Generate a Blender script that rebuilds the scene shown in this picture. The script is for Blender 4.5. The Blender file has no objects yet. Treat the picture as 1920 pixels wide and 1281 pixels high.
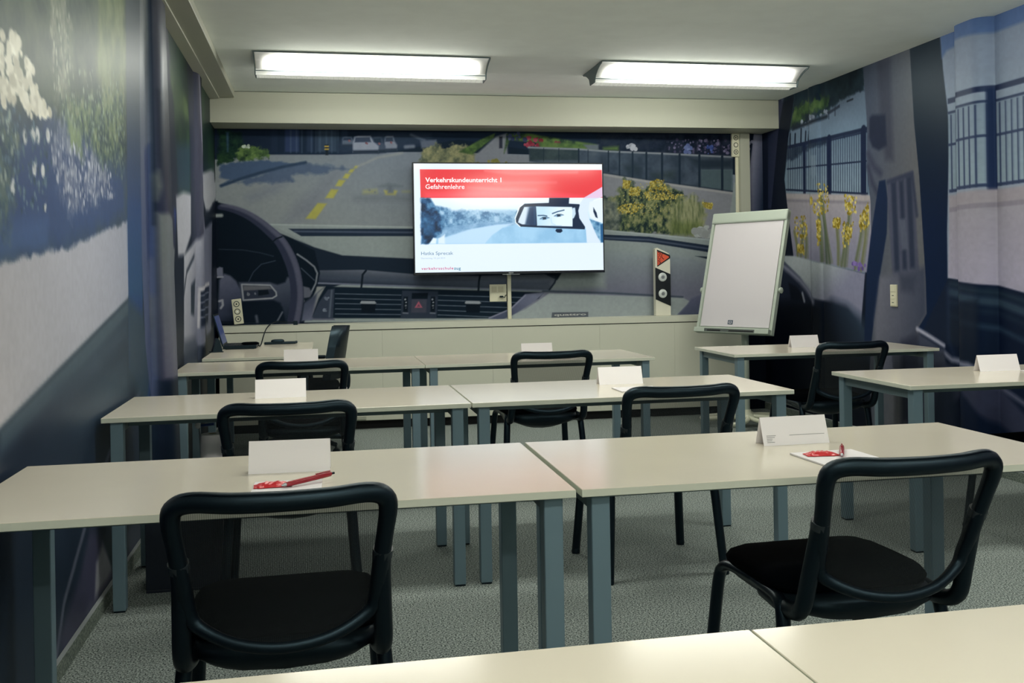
import bpy, bmesh, math, random
import numpy as np
from mathutils import Vector, Matrix

S = bpy.context.scene
C = S.collection
# ------------------------------------------------------------------ camera
CAMZ = 1.245
FPX, YAW, ROLL, CY = 1833.1, -0.1945, -0.016, 517.3
def cam_rot():
    cy, sy = math.cos(YAW), math.sin(YAW)
    Rz = np.array([[cy, sy, 0], [-sy, cy, 0], [0, 0, 1]])
    B = np.array([[1, 0, 0], [0, 0, -1], [0, 1, 0.]])
    cr, sr = math.cos(ROLL), math.sin(ROLL)
    Q = np.array([[cr, -sr, 0], [sr, cr, 0], [0, 0, 1]])
    return Q @ B @ Rz
RM = cam_rot()
cd = bpy.data.cameras.new('camera'); cam = bpy.data.objects.new('camera', cd); C.objects.link(cam)
cd.sensor_width = 36.0; cd.sensor_fit = 'HORIZONTAL'; cd.lens = 36.0*FPX/1920; cd.shift_y = -(640.5-CY)/1920
cd.clip_start = 0.02
m = Matrix([[RM[0][i], -RM[1][i], -RM[2][i]] for i in range(3)]).to_4x4(); m.translation = (0, 0, CAMZ)
cam.matrix_world = m
S.camera = cam
# ------------------------------------------------------------------ world, exposure
w = bpy.data.worlds.new('world'); S.world = w; w.use_nodes = True
w.node_tree.nodes['Background'].inputs[0].default_value = (0.02, 0.022, 0.025, 1)
w.node_tree.nodes['Background'].inputs[1].default_value = 0.3
S.view_settings.view_transform = 'Standard'; S.view_settings.look = 'None'
S.view_settings.exposure = 0.2; S.view_settings.gamma = 1.0; S.view_settings.use_curve_mapping = False
LAMP = 30.0            # radiance of the fluorescent diffusers
LAMPCOL = (1.0, 0.995, 0.885)

# ------------------------------------------------------------------ helpers
def lin(c):
    c = np.asarray(c, float)/255.0
    return np.where(c <= 0.04045, c/12.92, ((c+0.055)/1.055)**2.4)
MATS = {}
def mat(name, rgb, rough=0.5, metal=0.0, spec=0.5, coat=0.0):
    if name in MATS: return MATS[name]
    mt = bpy.data.materials.new(name); mt.use_nodes = True
    b = mt.node_tree.nodes['Principled BSDF']
    b.inputs['Base Color'].default_value = (*lin(rgb), 1); b.inputs['Roughness'].default_value = rough
    b.inputs['Metallic'].default_value = metal; b.inputs['Specular IOR Level'].default_value = spec
    b.inputs['Coat Weight'].default_value = coat
    MATS[name] = mt; return mt
def mottle(name, rgb, rgb2, scale, rough, bump=0.0, detail=3, spec=0.5, dist=0.002):
    mt = mat(name, rgb, rough, spec=spec); nt = mt.node_tree; b = nt.nodes['Principled BSDF']
    tc = nt.nodes.new('ShaderNodeTexCoord'); n = nt.nodes.new('ShaderNodeTexNoise'); r = nt.nodes.new('ShaderNodeValToRGB')
    n.inputs['Scale'].default_value = scale; n.inputs['Detail'].default_value = detail
    nt.links.new(tc.outputs['Object'], n.inputs['Vector']); nt.links.new(n.outputs['Fac'], r.inputs['Fac'])
    r.color_ramp.elements[0].position = 0.36; r.color_ramp.elements[1].position = 0.64
    r.color_ramp.elements[0].color = (*lin(rgb), 1); r.color_ramp.elements[1].color = (*lin(rgb2), 1)
    nt.links.new(r.outputs['Color'], b.inputs['Base Color'])
    if bump:
        bp = nt.nodes.new('ShaderNodeBump'); bp.inputs['Strength'].default_value = bump; bp.inputs['Distance'].default_value = dist
        nt.links.new(n.outputs['Fac'], bp.inputs['Height']); nt.links.new(bp.outputs['Normal'], b.inputs['Normal'])
    return mt
def emis(name, rgb, strength):
    mt = mat(name, (255, 255, 255), 0.5); b = mt.node_tree.nodes['Principled BSDF']
    b.inputs['Emission Color'].default_value = (*rgb, 1); b.inputs['Emission Strength'].default_value = strength
    return mt
def vcol_mat(name, rough, spec=0.5, emission=0.0):
    mt = mat(name, (200, 200, 200), rough, spec=spec); nt = mt.node_tree; b = nt.nodes['Principled BSDF']
    a = nt.nodes.new('ShaderNodeVertexColor'); a.layer_name = 'print'
    if emission:
        b.inputs['Base Color'].default_value = (0.01, 0.012, 0.015, 1)
        nt.links.new(a.outputs['Color'], b.inputs['Emission Color']); b.inputs['Emission Strength'].default_value = emission
    else:
        nt.links.new(a.outputs['Color'], b.inputs['Base Color'])
    return mt
M_TOP = mottle('white_laminate', (219, 211, 194), (222, 214, 197), 3.0, 0.16)
M_EDGE = mat('laminate_edge', (218, 221, 205), 0.45)
M_LEG = mat('blue_grey_steel', (114, 138, 150), 0.42, 0.15)
M_RAIL = mat('grey_steel_rail', (104, 122, 128), 0.5, 0.2)
M_BLK = mat('black_plastic', (6, 11, 18), 0.42)
M_BLKT = mat('black_tube', (8, 13, 21), 0.34)
for m_ in (M_BLK, M_BLKT): m_.node_tree.nodes['Principled BSDF'].inputs['Specular Tint'].default_value = (0.45, 0.72, 0.9, 1)
M_FAB = mottle('black_upholstery', (3, 5, 9), (5, 8, 12), 300, 0.95, 0.0, spec=0.03)
M_CREAM = mat('cream_paint', (176, 178, 163), 0.5)
M_CREAM2 = mat('cream_panel', (210, 211, 195), 0.45)
M_PLATE = mat('cream_plastic', (214, 212, 188), 0.35)
M_CEIL = mottle('white_ceiling', (234, 240, 235), (238, 244, 239), 6, 0.9)
M_CARD = mat('white_card', (248, 244, 246), 0.7)
M_PAPER = mat('white_paper', (232, 228, 230), 0.8)
M_RED = mat('red_foil', (205, 40, 48), 0.28)
M_REDPEN = mat('red_pen_plastic', (150, 28, 42), 0.25)
M_DARK = mat('dark_gap', (14, 16, 18), 0.8)
M_INK = mat('grey_ink', (150, 150, 150), 0.8)
M_SILVER = mat('silver_metal', (170, 176, 180), 0.3, 0.8)

def mesh(name, verts, faces, material, parent=None, smooth=False):
    me = bpy.data.meshes.new(name); me.from_pydata(verts, [], faces); me.update()
    if smooth: me.polygons.foreach_set('use_smooth', [True]*len(me.polygons))
    return put(name, me, material, parent)
def put(name, me, material, parent=None):
    if material and not me.materials: me.materials.append(material)
    o = bpy.data.objects.new(name, me); C.objects.link(o)
    if parent: o.parent = parent
    return o
def bm_put(name, bm, material, parent=None, smooth=False, angle=None):
    bmesh.ops.recalc_face_normals(bm, faces=bm.faces)
    me = bpy.data.meshes.new(name); bm.to_mesh(me); bm.free()
    if smooth: me.polygons.foreach_set('use_smooth', [True]*len(me.polygons))
    if angle: me.set_sharp_from_angle(angle=math.radians(angle))
    return put(name, me, material, parent)
def tag(o, label=None, cat=None, group=None, kind=None):
    if label: o['label'] = label
    if cat: o['category'] = cat
    if group: o['group'] = group
    if kind: o['kind'] = kind
    return o
def thing(name, label, cat, loc=(0, 0, 0), rz=0.0, group=None):
    o = bpy.data.objects.new(name, None); C.objects.link(o); o.empty_display_size = 0.1
    o.location = loc; o.rotation_euler = (0, 0, rz)
    return tag(o, label, cat, group)
def copy_tree(o, parent=None):
    c = o.copy(); C.objects.link(c)
    if parent: c.parent = parent
    for ch in list(o.children): copy_tree(ch, c)
    return c
def add_box(bm, x0, x1, y0, y1, z0, z1, bev=0.0, seg=2):
    r = bmesh.ops.create_cube(bm, size=1.0)
    for v in r['verts']:
        v.co = Vector(((x0+x1)/2+v.co.x*(x1-x0), (y0+y1)/2+v.co.y*(y1-y0), (z0+z1)/2+v.co.z*(z1-z0)))
    if bev:
        es = list({e for v in r['verts'] for e in v.link_edges})
        bmesh.ops.bevel(bm, geom=es, offset=bev, segments=seg, profile=0.5, affect='EDGES')
def box(name, x0, x1, y0, y1, z0, z1, material, parent=None, bev=0.0, seg=2):
    bm = bmesh.new(); add_box(bm, x0, x1, y0, y1, z0, z1, bev, seg)
    return bm_put(name, bm, material, parent)
def crom(pts, n, closed=False):
    P = [np.array(p, float) for p in pts]; out = []
    N = len(P)
    rng = range(N) if closed else range(N-1)
    for i in rng:
        if closed: a, b, c, d = P[(i-1) % N], P[i], P[(i+1) % N], P[(i+2) % N]
        else: a, b, c, d = P[max(i-1, 0)], P[i], P[i+1], P[min(i+2, N-1)]
        for k in range(n):
            t = k/n
            out.append(0.5*((2*b)+(-a+c)*t+(2*a-5*b+4*c-d)*t*t+(-a+3*b-3*c+d)*t**3))
    if not closed: out.append(P[-1])
    return out
def add_tube(bm, pts, rad, sides=10, closed=False, cap=True, flat=1.0, up=(0, 0, 1)):
    """rad: number or list; flat scales the cross-section along the 'up'-ish axis"""
    P = [Vector(p) for p in pts]; n = len(P)
    rads = rad if isinstance(rad, (list, tuple)) else [rad]*n
    rings = []; prev = None
    for i in range(n):
        if closed: t = (P[(i+1) % n]-P[i-1])
        else: t = P[min(i+1, n-1)]-P[max(i-1, 0)]
        t.normalize()
        if prev is None:
            u = Vector(up)
            if abs(u.dot(t)) > 0.95: u = Vector((1, 0, 0))
            a = (u-t*u.dot(t)).normalized()
        else:
            a = (prev-t*prev.dot(t)).normalized()
        prev = a; b = t.cross(a)
        rings.append([bm.verts.new(P[i]+a*(math.cos(k*2*math.pi/sides)*rads[i]*flat)+b*(math.sin(k*2*math.pi/sides)*rads[i])) for k in range(sides)])
    m_ = n if closed else n-1
    for i in range(m_):
        A, B = rings[i], rings[(i+1) % n]
        off = 0
        if closed and i == n-1:
            off = min(range(sides), key=lambda s: (A[0].co-B[s].co).length)
        for k in range(sides):
            bm.faces.new((A[k], A[(k+1) % sides], B[(k+1+off) % sides], B[(k+off) % sides]))
    if cap and not closed:
        bm.faces.new(rings[0][::-1]); bm.faces.new(rings[-1])
def tube(name, pts, rad, material, parent=None, sides=10, closed=False, flat=1.0, up=(0, 0, 1)):
    bm = bmesh.new(); add_tube(bm, pts, rad, sides, closed, True, flat, up)
    return bm_put(name, bm, material, parent, True, 50)
def lathe(name, prof, material, parent=None, sides=24, loc=(0, 0, 0), axis='z'):
    bm = bmesh.new(); rings = []
    for r, z in prof:
        ring = []
        for k in range(sides):
            a = k*2*math.pi/sides
            p = (r*math.cos(a), r*math.sin(a), z)
            if axis == 'y': p = (p[0], p[2], p[1])
            if axis == 'x': p = (p[2], p[0], p[1])
            ring.append(bm.verts.new((p[0]+loc[0], p[1]+loc[1], p[2]+loc[2])))
        rings.append(ring)
    for A, B in zip(rings, rings[1:]):
        for k in range(sides): bm.faces.new((A[k], A[(k+1) % sides], B[(k+1) % sides], B[k]))
    bm.faces.new(rings[0][::-1]); bm.faces.new(rings[-1])
    return bm_put(name, bm, material, parent, True, 40)
def prism(name, outline, y0, y1, material, parent=None, bev=0.0):
    """outline in (x,z), extruded along y"""
    bm = bmesh.new()
    a = [bm.verts.new((x, y0, z)) for x, z in outline]; b = [bm.verts.new((x, y1, z)) for x, z in outline]
    n = len(a)
    bm.faces.new(a); bm.faces.new(b[::-1])
    for i in range(n): bm.faces.new((a[i], b[i], b[(i+1) % n], a[(i+1) % n]))
    if bev: bmesh.ops.bevel(bm, geom=list(bm.edges), offset=bev, segments=2, affect='EDGES')
    return bm_put(name, bm, material, parent)
def text(name, body, width, height, x, y, z, material, parent, bold=0.0, spacing=1.0, face='-y', valign='base'):
    cu = bpy.data.curves.new(name, 'FONT'); cu.body = body; cu.size = 1.0; cu.offset = bold; cu.space_character = spacing
    cu.resolution_u = 3
    o = bpy.data.objects.new(name, cu); C.objects.link(o)
    dg = bpy.context.evaluated_depsgraph_get()
    me = bpy.data.meshes.new_from_object(o.evaluated_get(dg)); bpy.data.objects.remove(o); bpy.data.curves.remove(cu)
    co = np.empty(len(me.vertices)*3); me.vertices.foreach_get('co', co); co = co.reshape(-1, 3)
    x0, x1 = co[:, 0].min(), co[:, 0].max(); y0, y1 = co[:, 1].min(), co[:, 1].max()
    sx = width/(x1-x0); sy = height/(y1-y0) if height else sx
    n = np.empty_like(co); n[:, 0] = x+(co[:, 0]-x0)*sx; n[:, 1] = y; n[:, 2] = z+(co[:, 1]-y0)*sy
    me.vertices.foreach_set('co', n.ravel()); me.update()
    me.name = name
    return put(name, me, material, parent)

# ------------------------------------------------------------------ room geometry
XL, XR, ZC, YR = -0.83, 3.975, 2.75, -2.6
def yback(x): return 8.37-0.02*x
def bump(t, e=4.0):
    t = np.clip(np.abs(t), 0, 1); return (1-t**e)
def xleft(y, z):
    y = np.asarray(y, float); z = np.asarray(z, float)
    a = 0.06+0.05*(1-z/ZC)
    return XL + a*bump((y-5.30)/0.17) + 0.03*bump((y-7.18)/0.16)
def xright(y, z=0):
    y = np.asarray(y, float)
    return XR - 0.095*bump((y-5.32)/0.155, 5.0) - 0.015*bump((y-7.33)/0.1)
def ray(px, py):
    return RM.T @ np.array([(px-960)/FPX, (py-CY)/FPX, 1.0])
def to_back(p):
    d = ray(*p); k = 8.37/(d[1]+0.02*d[0]); return (d[0]*k, CAMZ+d[2]*k)
def to_side(p, fx):
    d = ray(*p)
    ks = np.arange(0.5, 60, 0.002)/d[1]                 # march along the sight line to the first hit with the wall
    g = (d[0]*ks-fx(d[1]*ks, CAMZ+d[2]*ks))*(1 if fx is xright else -1)
    k = ks[int(np.argmax(g >= 0))] if (g >= 0).any() else ks[-1]
    return (d[1]*k, CAMZ+d[2]*k)
def to_left(p): return to_side(p, xleft)
def to_right(p): return to_side(p, xright)
def on_z(px, py, z):
    d = ray(px, py); k = (z-CAMZ)/d[2]; return (d[0]*k, d[1]*k, z)
def on_y(px, py, y):
    d = ray(px, py); k = y/d[1]; return (d[0]*k, y, CAMZ+d[2]*k)

# ------------------------------------------------------------------ print canvas: colours of a printed wall covering, in wall metres
LAT = {}
def vnoise(u, v, seed=0):
    if seed not in LAT: LAT[seed] = np.random.RandomState(seed).rand(256, 256)
    L = LAT[seed]
    iu = np.floor(u).astype(int); iv = np.floor(v).astype(int); fu = u-iu; fv = v-iv
    fu = fu*fu*(3-2*fu); fv = fv*fv*(3-2*fv)
    a = L[iu % 256, iv % 256]; b = L[(iu+1) % 256, iv % 256]; c = L[iu % 256, (iv+1) % 256]; d = L[(iu+1) % 256, (iv+1) % 256]
    return (a*(1-fu)+b*fu)*(1-fv)+(c*(1-fu)+d*fu)*fv
def fnoise(u, v, s, seed=0, octs=3):
    t = 0; a = 1; tot = 0
    for o in range(octs):
        t = t+a*vnoise(u*s, v*s, seed+o); tot += a; a *= 0.55; s *= 2.1
    return t/tot
class Canvas:
    def __init__(self, us, vs, mp, base):
        self.us, self.vs, self.mp = np.asarray(us), np.asarray(vs), mp
        self.U, self.V = np.meshgrid(self.us, self.vs, indexing='ij')
        self.c = np.empty(self.U.shape+(3,)); self.c[:] = base
    def win(self, P, pad):
        u0, v0 = P.min(0)-pad; u1, v1 = P.max(0)+pad
        i0, i1 = np.searchsorted(self.us, [u0, u1]); j0, j1 = np.searchsorted(self.vs, [v0, v1])
        return slice(i0, i1), slice(j0, j1)
    def col(self, col, U, V):
        if callable(col): return col(U, V)
        return np.broadcast_to(np.array(col, float), U.shape+(3,))
    def blend(self, sl, a, col):
        U, V = self.U[sl], self.V[sl]
        a = np.clip(a, 0, 1)[..., None]
        self.c[sl] = self.c[sl]*(1-a)+self.col(col, U, V)*a
    def pts(self, px): return np.array([self.mp(p) for p in px])
    def poly(self, px, col, f=0.004, alpha=1.0, rag=0.0, rs=30, seed=3, uv=False):
        P = np.array(px, float) if uv else self.pts(px)
        sl = self.win(P, f*2+rag)
        U, V = self.U[sl], self.V[sl]
        if U.size == 0: return
        ins = np.zeros(U.shape, bool); d2 = np.full(U.shape, 1e9)
        n = len(P)
        for i in range(n):
            a, b = P[i], P[(i+1) % n]
            e = b-a; L = e@e+1e-12
            t = np.clip(((U-a[0])*e[0]+(V-a[1])*e[1])/L, 0, 1)
            d2 = np.minimum(d2, (U-a[0]-t*e[0])**2+(V-a[1]-t*e[1])**2)
            cr = ((a[1] > V) != (b[1] > V))
            with np.errstate(divide='ignore', invalid='ignore'):
                xi = (b[0]-a[0])*(V-a[1])/(b[1]-a[1]+1e-15)+a[0]
            ins ^= cr & (U < xi)
        sd = np.where(ins, 1, -1)*np.sqrt(d2)
        if rag: sd = sd+(fnoise(U, V, rs, seed)-0.5)*2*rag
        self.blend(sl, alpha*np.clip(sd/(2*f)+0.5, 0, 1), col)
    def line(self, px, wpx, col, f=0.003, alpha=1.0):
        """polyline; width given in metres"""
        P = self.pts(px); sl = self.win(P, wpx+f*2)
        U, V = self.U[sl], self.V[sl]
        if U.size == 0: return
        d2 = np.full(U.shape, 1e9)
        for a, b in zip(P, P[1:]):
            e = b-a; L = e@e+1e-12
            t = np.clip(((U-a[0])*e[0]+(V-a[1])*e[1])/L, 0, 1)
            d2 = np.minimum(d2, (U-a[0]-t*e[0])**2+(V-a[1]-t*e[1])**2)
        self.blend(sl, alpha*np.clip((wpx/2-np.sqrt(d2))/(2*f)+0.5, 0, 1), col)
    def grad(self, p0, c0, p1, c1):
        a, b = np.array(self.mp(p0)), np.array(self.mp(p1)); e = b-a; L = e@e
        c0, c1 = np.array(c0, float), np.array(c1, float)
        def g(U, V):
            t = np.clip(((U-a[0])*e[0]+(V-a[1])*e[1])/L, 0, 1)[..., None]
            return c0*(1-t)+c1*t
        return g
    def leaf(self, pal, s, seed=1, sv=None):
        """leafy noise between palette colours"""
        pal = np.array(pal, float); sv = sv or s
        def g(U, V):
            t = fnoise(U*s/sv, V, sv, seed, 4)
            t = np.clip((t-0.28)/0.44, 0, 0.999)*(len(pal)-1)
            i = np.clip(t.astype(int), 0, len(pal)-2); k = (t-i)[..., None]
            return pal[i]*(1-k)+pal[i+1]*k
        return g
    def dots(self, px, n, r, col, seed=0, f=0.004, rv=None, jit=18):
        """n soft blobs inside the polygon px"""
        P = self.pts(px); rnd = random.Random(seed); lo, hi = P.min(0), P.max(0); k = 0; tries = 0
        while k < n and tries < n*40:
            tries += 1
            q = (rnd.uniform(lo[0], hi[0]), rnd.uniform(lo[1], hi[1]))
            ins = False
            for i in range(len(P)):
                a, b = P[i], P[(i+1) % len(P)]
                if (a[1] > q[1]) != (b[1] > q[1]) and q[0] < (b[0]-a[0])*(q[1]-a[1])/(b[1]-a[1]+1e-15)+a[0]: ins = not ins
            if not ins: continue
            k += 1
            rr = r*rnd.uniform(0.5, 1.25); ry = rr*(rv or 1.0)
            sl = self.win(np.array([[q[0]-rr, q[1]-ry], [q[0]+rr, q[1]+ry]]), f)
            U, V = self.U[sl], self.V[sl]
            if U.size == 0: continue
            d = 1-np.sqrt(((U-q[0])/rr)**2+((V-q[1])/ry)**2)
            j = rnd.uniform(-jit, jit)
            self.blend(sl, np.clip(d*rr/f, 0, 1), tuple(np.clip(np.array(col)+j, 0, 255)))
    def sheet(self, name, place, material, parent=None, gain=1.0, flip=False, grain=0.0):
        if grain:
            g_ = 1+grain*(fnoise(self.U, self.V, 2.2, 900)-0.5)*1.6+grain*(fnoise(self.U, self.V, 45, 910, 2)-0.5)*1.4
            self.c = self.c*g_[..., None]
        nu, nv = self.U.shape
        X, Y, Z = place(self.U, self.V)
        co = np.stack([X, Y, Z], -1).reshape(-1, 3).astype(np.float32)
        idx = np.arange(nu*nv).reshape(nu, nv)
        q = np.stack([idx[:-1, :-1], idx[1:, :-1], idx[1:, 1:], idx[:-1, 1:]], -1).reshape(-1, 4)
        if flip: q = q[:, ::-1]
        me = bpy.data.meshes.new(name)
        me.vertices.add(len(co)); me.vertices.foreach_set('co', co.ravel())
        me.loops.add(q.size); me.loops.foreach_set('vertex_index', q.ravel().astype(np.int32))
        me.polygons.add(len(q)); me.polygons.foreach_set('loop_start', np.arange(0, q.size, 4, dtype=np.int32))
        me.polygons.foreach_set('use_smooth', np.ones(len(q), bool))
        me.update(calc_edges=True)
        at = me.color_attributes.new('print', 'FLOAT_COLOR', 'POINT')
        col = np.ones((len(co), 4), np.float32); col[:, :3] = np.clip(lin(np.clip(self.c.reshape(-1, 3), 0, 255))*gain, 0, 0.95)
        at.data.foreach_set('color', col.ravel())
        return put(name, me, material, parent)
def crop(ox, oy, s):
    return lambda *P: [(ox+x/s, oy+y/s) for x, y in P]

# ------------------------------------------------------------------ back wall with its printed windscreen view
def ar(a, b, s): return np.arange(a, b, s)
def satin(m_):
    m_.node_tree.nodes['Principled BSDF'].inputs['Specular Tint'].default_value = (0.4, 0.7, 1.0, 1); return m_
K = Canvas(ar(-0.86, 4.025, 0.005), np.concatenate([ar(0, 0.84, 0.06), ar(0.84, 2.53, 0.005), ar(2.53, 2.80, 0.06)]), to_back, (14, 20, 32))
a1 = crop(380, 160, 2.669); a2 = crop(880, 160, 2.669); a4 = crop(400, 235, 4.8); a5 = crop(980, 235, 4.571)
a3 = crop(580, 500, 4.0); aw = crop(400, 370, 5.336); a8 = crop(1340, 160, 4.927)
road = K.grad((700, 290), (112, 118, 124), (640, 425), (126, 130, 128))
K.poly([(400, 285), (800, 285), (1000, 290), (1400, 330), (1400, 460), (1130, 450), (400, 460)], road)
# far buildings and dark tree belt
K.poly([(395, 235), (1440, 235), (1440, 300), (1000, 282), (860, 262), (800, 272), (740, 285), (640, 290), (500, 290), (395, 300)], (20, 28, 44), 0.006)
for x0, x1, c in ((534, 561, (44, 54, 84)), (575, 588, (38, 48, 68)), (594, 632, (52, 64, 78)), (508, 520, (28, 36, 54)), (640, 652, (36, 46, 64))):
    K.poly([(x0, 240), (x1, 240), (x1, 285), (x0, 285)], c, 0.01, 0.8)
for x in (545, 556, 566, 584, 592, 600, 612, 622, 634):
    K.line([(x, 244), (x, 286)], 0.012, (70, 82, 98), 0.006, 0.5)
K.poly([(408, 243), (452, 250), (456, 290), (430, 305), (408, 310)], K.leaf([(12, 26, 24), (22, 42, 30), (32, 56, 34)], 30), 0.01, rag=0.02)
K.poly([(452, 276), (475, 272), (503, 282), (506, 294), (480, 300), (450, 303), (440, 296)], K.leaf([(34, 50, 34), (66, 88, 46), (96, 118, 62)], 28, 5), 0.01, rag=0.03)
K.poly([(411, 290), (436, 288), (440, 300), (411, 308)], K.leaf([(18, 36, 26), (40, 64, 34)], 30, 9), 0.01, rag=0.02)
K.dots([(455, 272), (468, 272), (468, 277), (455, 277)], 8, 0.012, (170, 180, 160), 4)
K.poly([(424, 248), (429, 248), (428, 285), (426, 285)], (60, 84, 110), 0.008, 0.8)
# pavement in shade, kerb, tree shadows on the road
K.poly(a4((60, 352), (240, 328), (430, 318), (780, 348), (560, 408), (60, 530)), (66, 82, 104), 0.01, rag=0.015)
K.poly(a4((40, 470), (140, 490), (60, 545), (40, 560)), (128, 130, 128), 0.01)
K.poly(a4((180, 520), (430, 440), (700, 350), (860, 355), (1240, 398), (1040, 398), (1020, 428), (760, 432), (690, 452), (740, 515), (600, 520), (480, 532), (300, 530)), (76, 88, 106), 0.014, rag=0.03, rs=14)
K.line(a4((70, 545), (250, 480), (430, 425), (620, 375), (830, 335)), 0.025, (44, 58, 76), 0.008)
K.poly(a4((300, 640), (640, 520), (560, 600), (340, 680)), (104, 108, 118), 0.05, 0.6)
K.poly(a4((760, 700), (1120, 420), (1040, 560), (900, 800), (640, 880)), (104, 106, 114), 0.06, 0.6)
YL = (158, 152, 74)
for q in (((940, 700), (1020, 705), (920, 845), (830, 840)), ((1060, 575), (1125, 580), (1080, 657), (1008, 655)), ((1130, 490), (1190, 495), (1150, 550), (1098, 547)),
          ((1190, 435), (1236, 437), (1210, 480), (1163, 476)), ((1235, 395), (1272, 396), (1250, 426), (1214, 425)), ((1280, 364), (1306, 365), (1290, 386), (1262, 385))):
    K.poly(a4(*q), YL, 0.008)
K.line(a4((1300, 370), (1480, 290), (1700, 250)), 0.02, (138, 138, 132), 0.008, 0.6)
K.poly(a4((1350, 585), (1470, 575), (1475, 612), (1345, 618)), (146, 146, 96), 0.018, 0.8)
for x, y in ((1380, 588), (1430, 604)): K.dots(a4((x, y-6), (x+30, y-6), (x+30, y+6), (x, y+6)), 2, 0.012, (122, 126, 120), 2)
K.poly(a4((1535, 585), (1570, 585), (1570, 610), (1620, 610), (1625, 585), (1655, 590), (1640, 630), (1550, 628)), (160, 154, 84), 0.01)
K.poly(a4((1700, 590), (1770, 588), (1770, 606), (1700, 604)), (142, 142, 100), 0.014, 0.7)
K.poly(a4((1490, 550), (1580, 525), (1700, 548), (1620, 556), (1610, 606), (1575, 606), (1560, 556)), (84, 90, 96), 0.02, 0.7)
K.line(a4((1280, 660), (1500, 655), (1800, 662)), 0.05, (98, 102, 106), 0.03, 0.6)
# parked cars
K.poly(a4((1500, 70), (1960, 70), (1960, 150), (1720, 205), (1480, 250), (1120, 240), (1120, 150)), (34, 42, 58), 0.02)
def car(x, y, w, h, c, wc):
    K.poly(a4((x, y+h*.45), (x+w*.06, y+h*.05), (x+w*.2, y), (x+w*.68, y), (x+w*.8, y+h*.35), (x+w, y+h*.6), (x+w*.98, y+h*.95), (x, y+h*.97)), c, 0.008)
    K.poly(a4((x+w*.1, y+h*.1), (x+w*.65, y+h*.08), (x+w*.7, y+h*.36), (x+w*.07, y+h*.38)), wc, 0.006)
    K.poly(a4((x, y+h*.85), (x+w, y+h*.82), (x+w, y+h), (x, y+h)), (28, 34, 46), 0.01)
    K.dots(a4((x+w*.5, y+h*.4), (x+w*.6, y+h*.4), (x+w*.6, y+h*.5), (x+w*.5, y+h*.5)), 2, 0.01, (112, 72, 74), 1)
car(1160, 105, 120, 80, (84, 92, 104), (36, 42, 58)); car(1540, 97, 115, 135, (118, 122, 132), (44, 50, 64))
car(1430, 105, 120, 140, (58, 66, 80), (30, 38, 52)); car(1255, 95, 235, 155, (134, 138, 148), (50, 56, 72))
K.line(a4((1780, 85), (1860, 120), (1900, 135)), 0.02, (90, 98, 110), 0.01, 0.8)
K.line(a4((1730, 195), (1800, 190)), 0.03, (130, 134, 140), 0.01, 0.7)
K.poly(a4((1005, 175), (1035, 175), (1032, 268), (1010, 268)), (20, 22, 26), 0.006)
for y in (190, 215): K.line(a4((1006, y), (1034, y)), 0.012, (180, 150, 60), 0.004)
# car and shrubs behind the screen, path, lawn, people
K.poly([(788, 264), (818, 262), (822, 276), (790, 278)], (86, 92, 104), 0.01)
K.poly([(785, 300), (792, 280), (815, 270), (835, 278), (850, 268), (872, 272), (890, 288), (905, 300), (905, 312), (785, 312)], K.leaf([(74, 80, 62), (112, 112, 80), (140, 136, 96)], 24, 11), 0.012, rag=0.03)
K.poly([(860, 285), (900, 262), (928, 250), (926, 258), (885, 290)], K.leaf([(52, 72, 36), (82, 104, 48)], 30, 12), 0.008)
K.poly([(890, 292), (930, 256), (950, 250), (952, 290), (998, 292), (998, 312), (890, 312)], (118, 120, 124), 0.01)
K.poly([(945, 288), (956, 262), (990, 266), (1060, 278), (1130, 280), (1130, 272), (1060, 262), (990, 250), (950, 252)], K.leaf([(40, 58, 36), (78, 98, 46), (92, 114, 50)], 20, 14), 0.01)
K.poly([(936, 256), (942, 256), (942, 278), (936, 278)], (40, 40, 50), 0.006)
K.dots([(984, 258), (1016, 258), (1016, 275), (984, 275)], 14, 0.02, (130, 44, 56), 5); K.dots([(1040, 266), (1050, 266), (1050, 278), (1040, 278)], 5, 0.02, (120, 50, 60), 6)
K.dots([(950, 250), (985, 250), (985, 262), (950, 262)], 10, 0.02, (60, 64, 92), 7)
K.dots([(890, 305), (950, 298), (960, 310), (890, 312)], 14, 0.02, (120, 116, 60), 8)
# tree belt right with figures, railing
K.poly(a5((640, 70), (1790, 80), (1790, 262), (1150, 240), (640, 210)), K.leaf([(14, 18, 30), (26, 30, 44), (34, 38, 48)], 16, 21), 0.012, rag=0.02)
K.poly(a5((130, 140), (500, 160), (640, 170), (640, 212), (330, 205), (150, 195)), K.leaf([(66, 88, 40), (88, 110, 50)], 20, 22), 0.01)
K.poly(a5((520, 165), (650, 165), (650, 210), (560, 208)), (92, 98, 102), 0.01); K.poly(a5((690, 190), (820, 180), (820, 215), (690, 212)), (78, 100, 44), 0.015)
K.dots(a5((1230, 120), (1780, 130), (1780, 240), (1230, 225)), 110, 0.013, (80, 74, 96), 23, jit=34)
K.dots(a5((890, 170), (980, 170), (980, 215), (890, 215)), 12, 0.02, (150, 152, 156), 24); K.dots(a5((1395, 170), (1450, 170), (1450, 240), (1395, 240)), 10, 0.02, (90, 100, 136), 25)
for x in (1240, 1485, 1600, 1700): K.line(a5((x, 95), (x, 240)), 0.03, (20, 22, 34), 0.01, 0.9)
K.dots(a5((1585, 175), (1630, 175), (1630, 245), (1585, 245)), 9, 0.016, (58, 72, 120), 26)
K.poly(a5((50, 190), (480, 205), (750, 225), (1150, 240), (1800, 272), (1800, 575), (1500, 530), (1060, 470), (700, 415), (400, 360), (60, 310)), K.leaf([(44, 52, 62), (62, 70, 80), (78, 86, 92)], 5, 30), 0.008)
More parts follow.
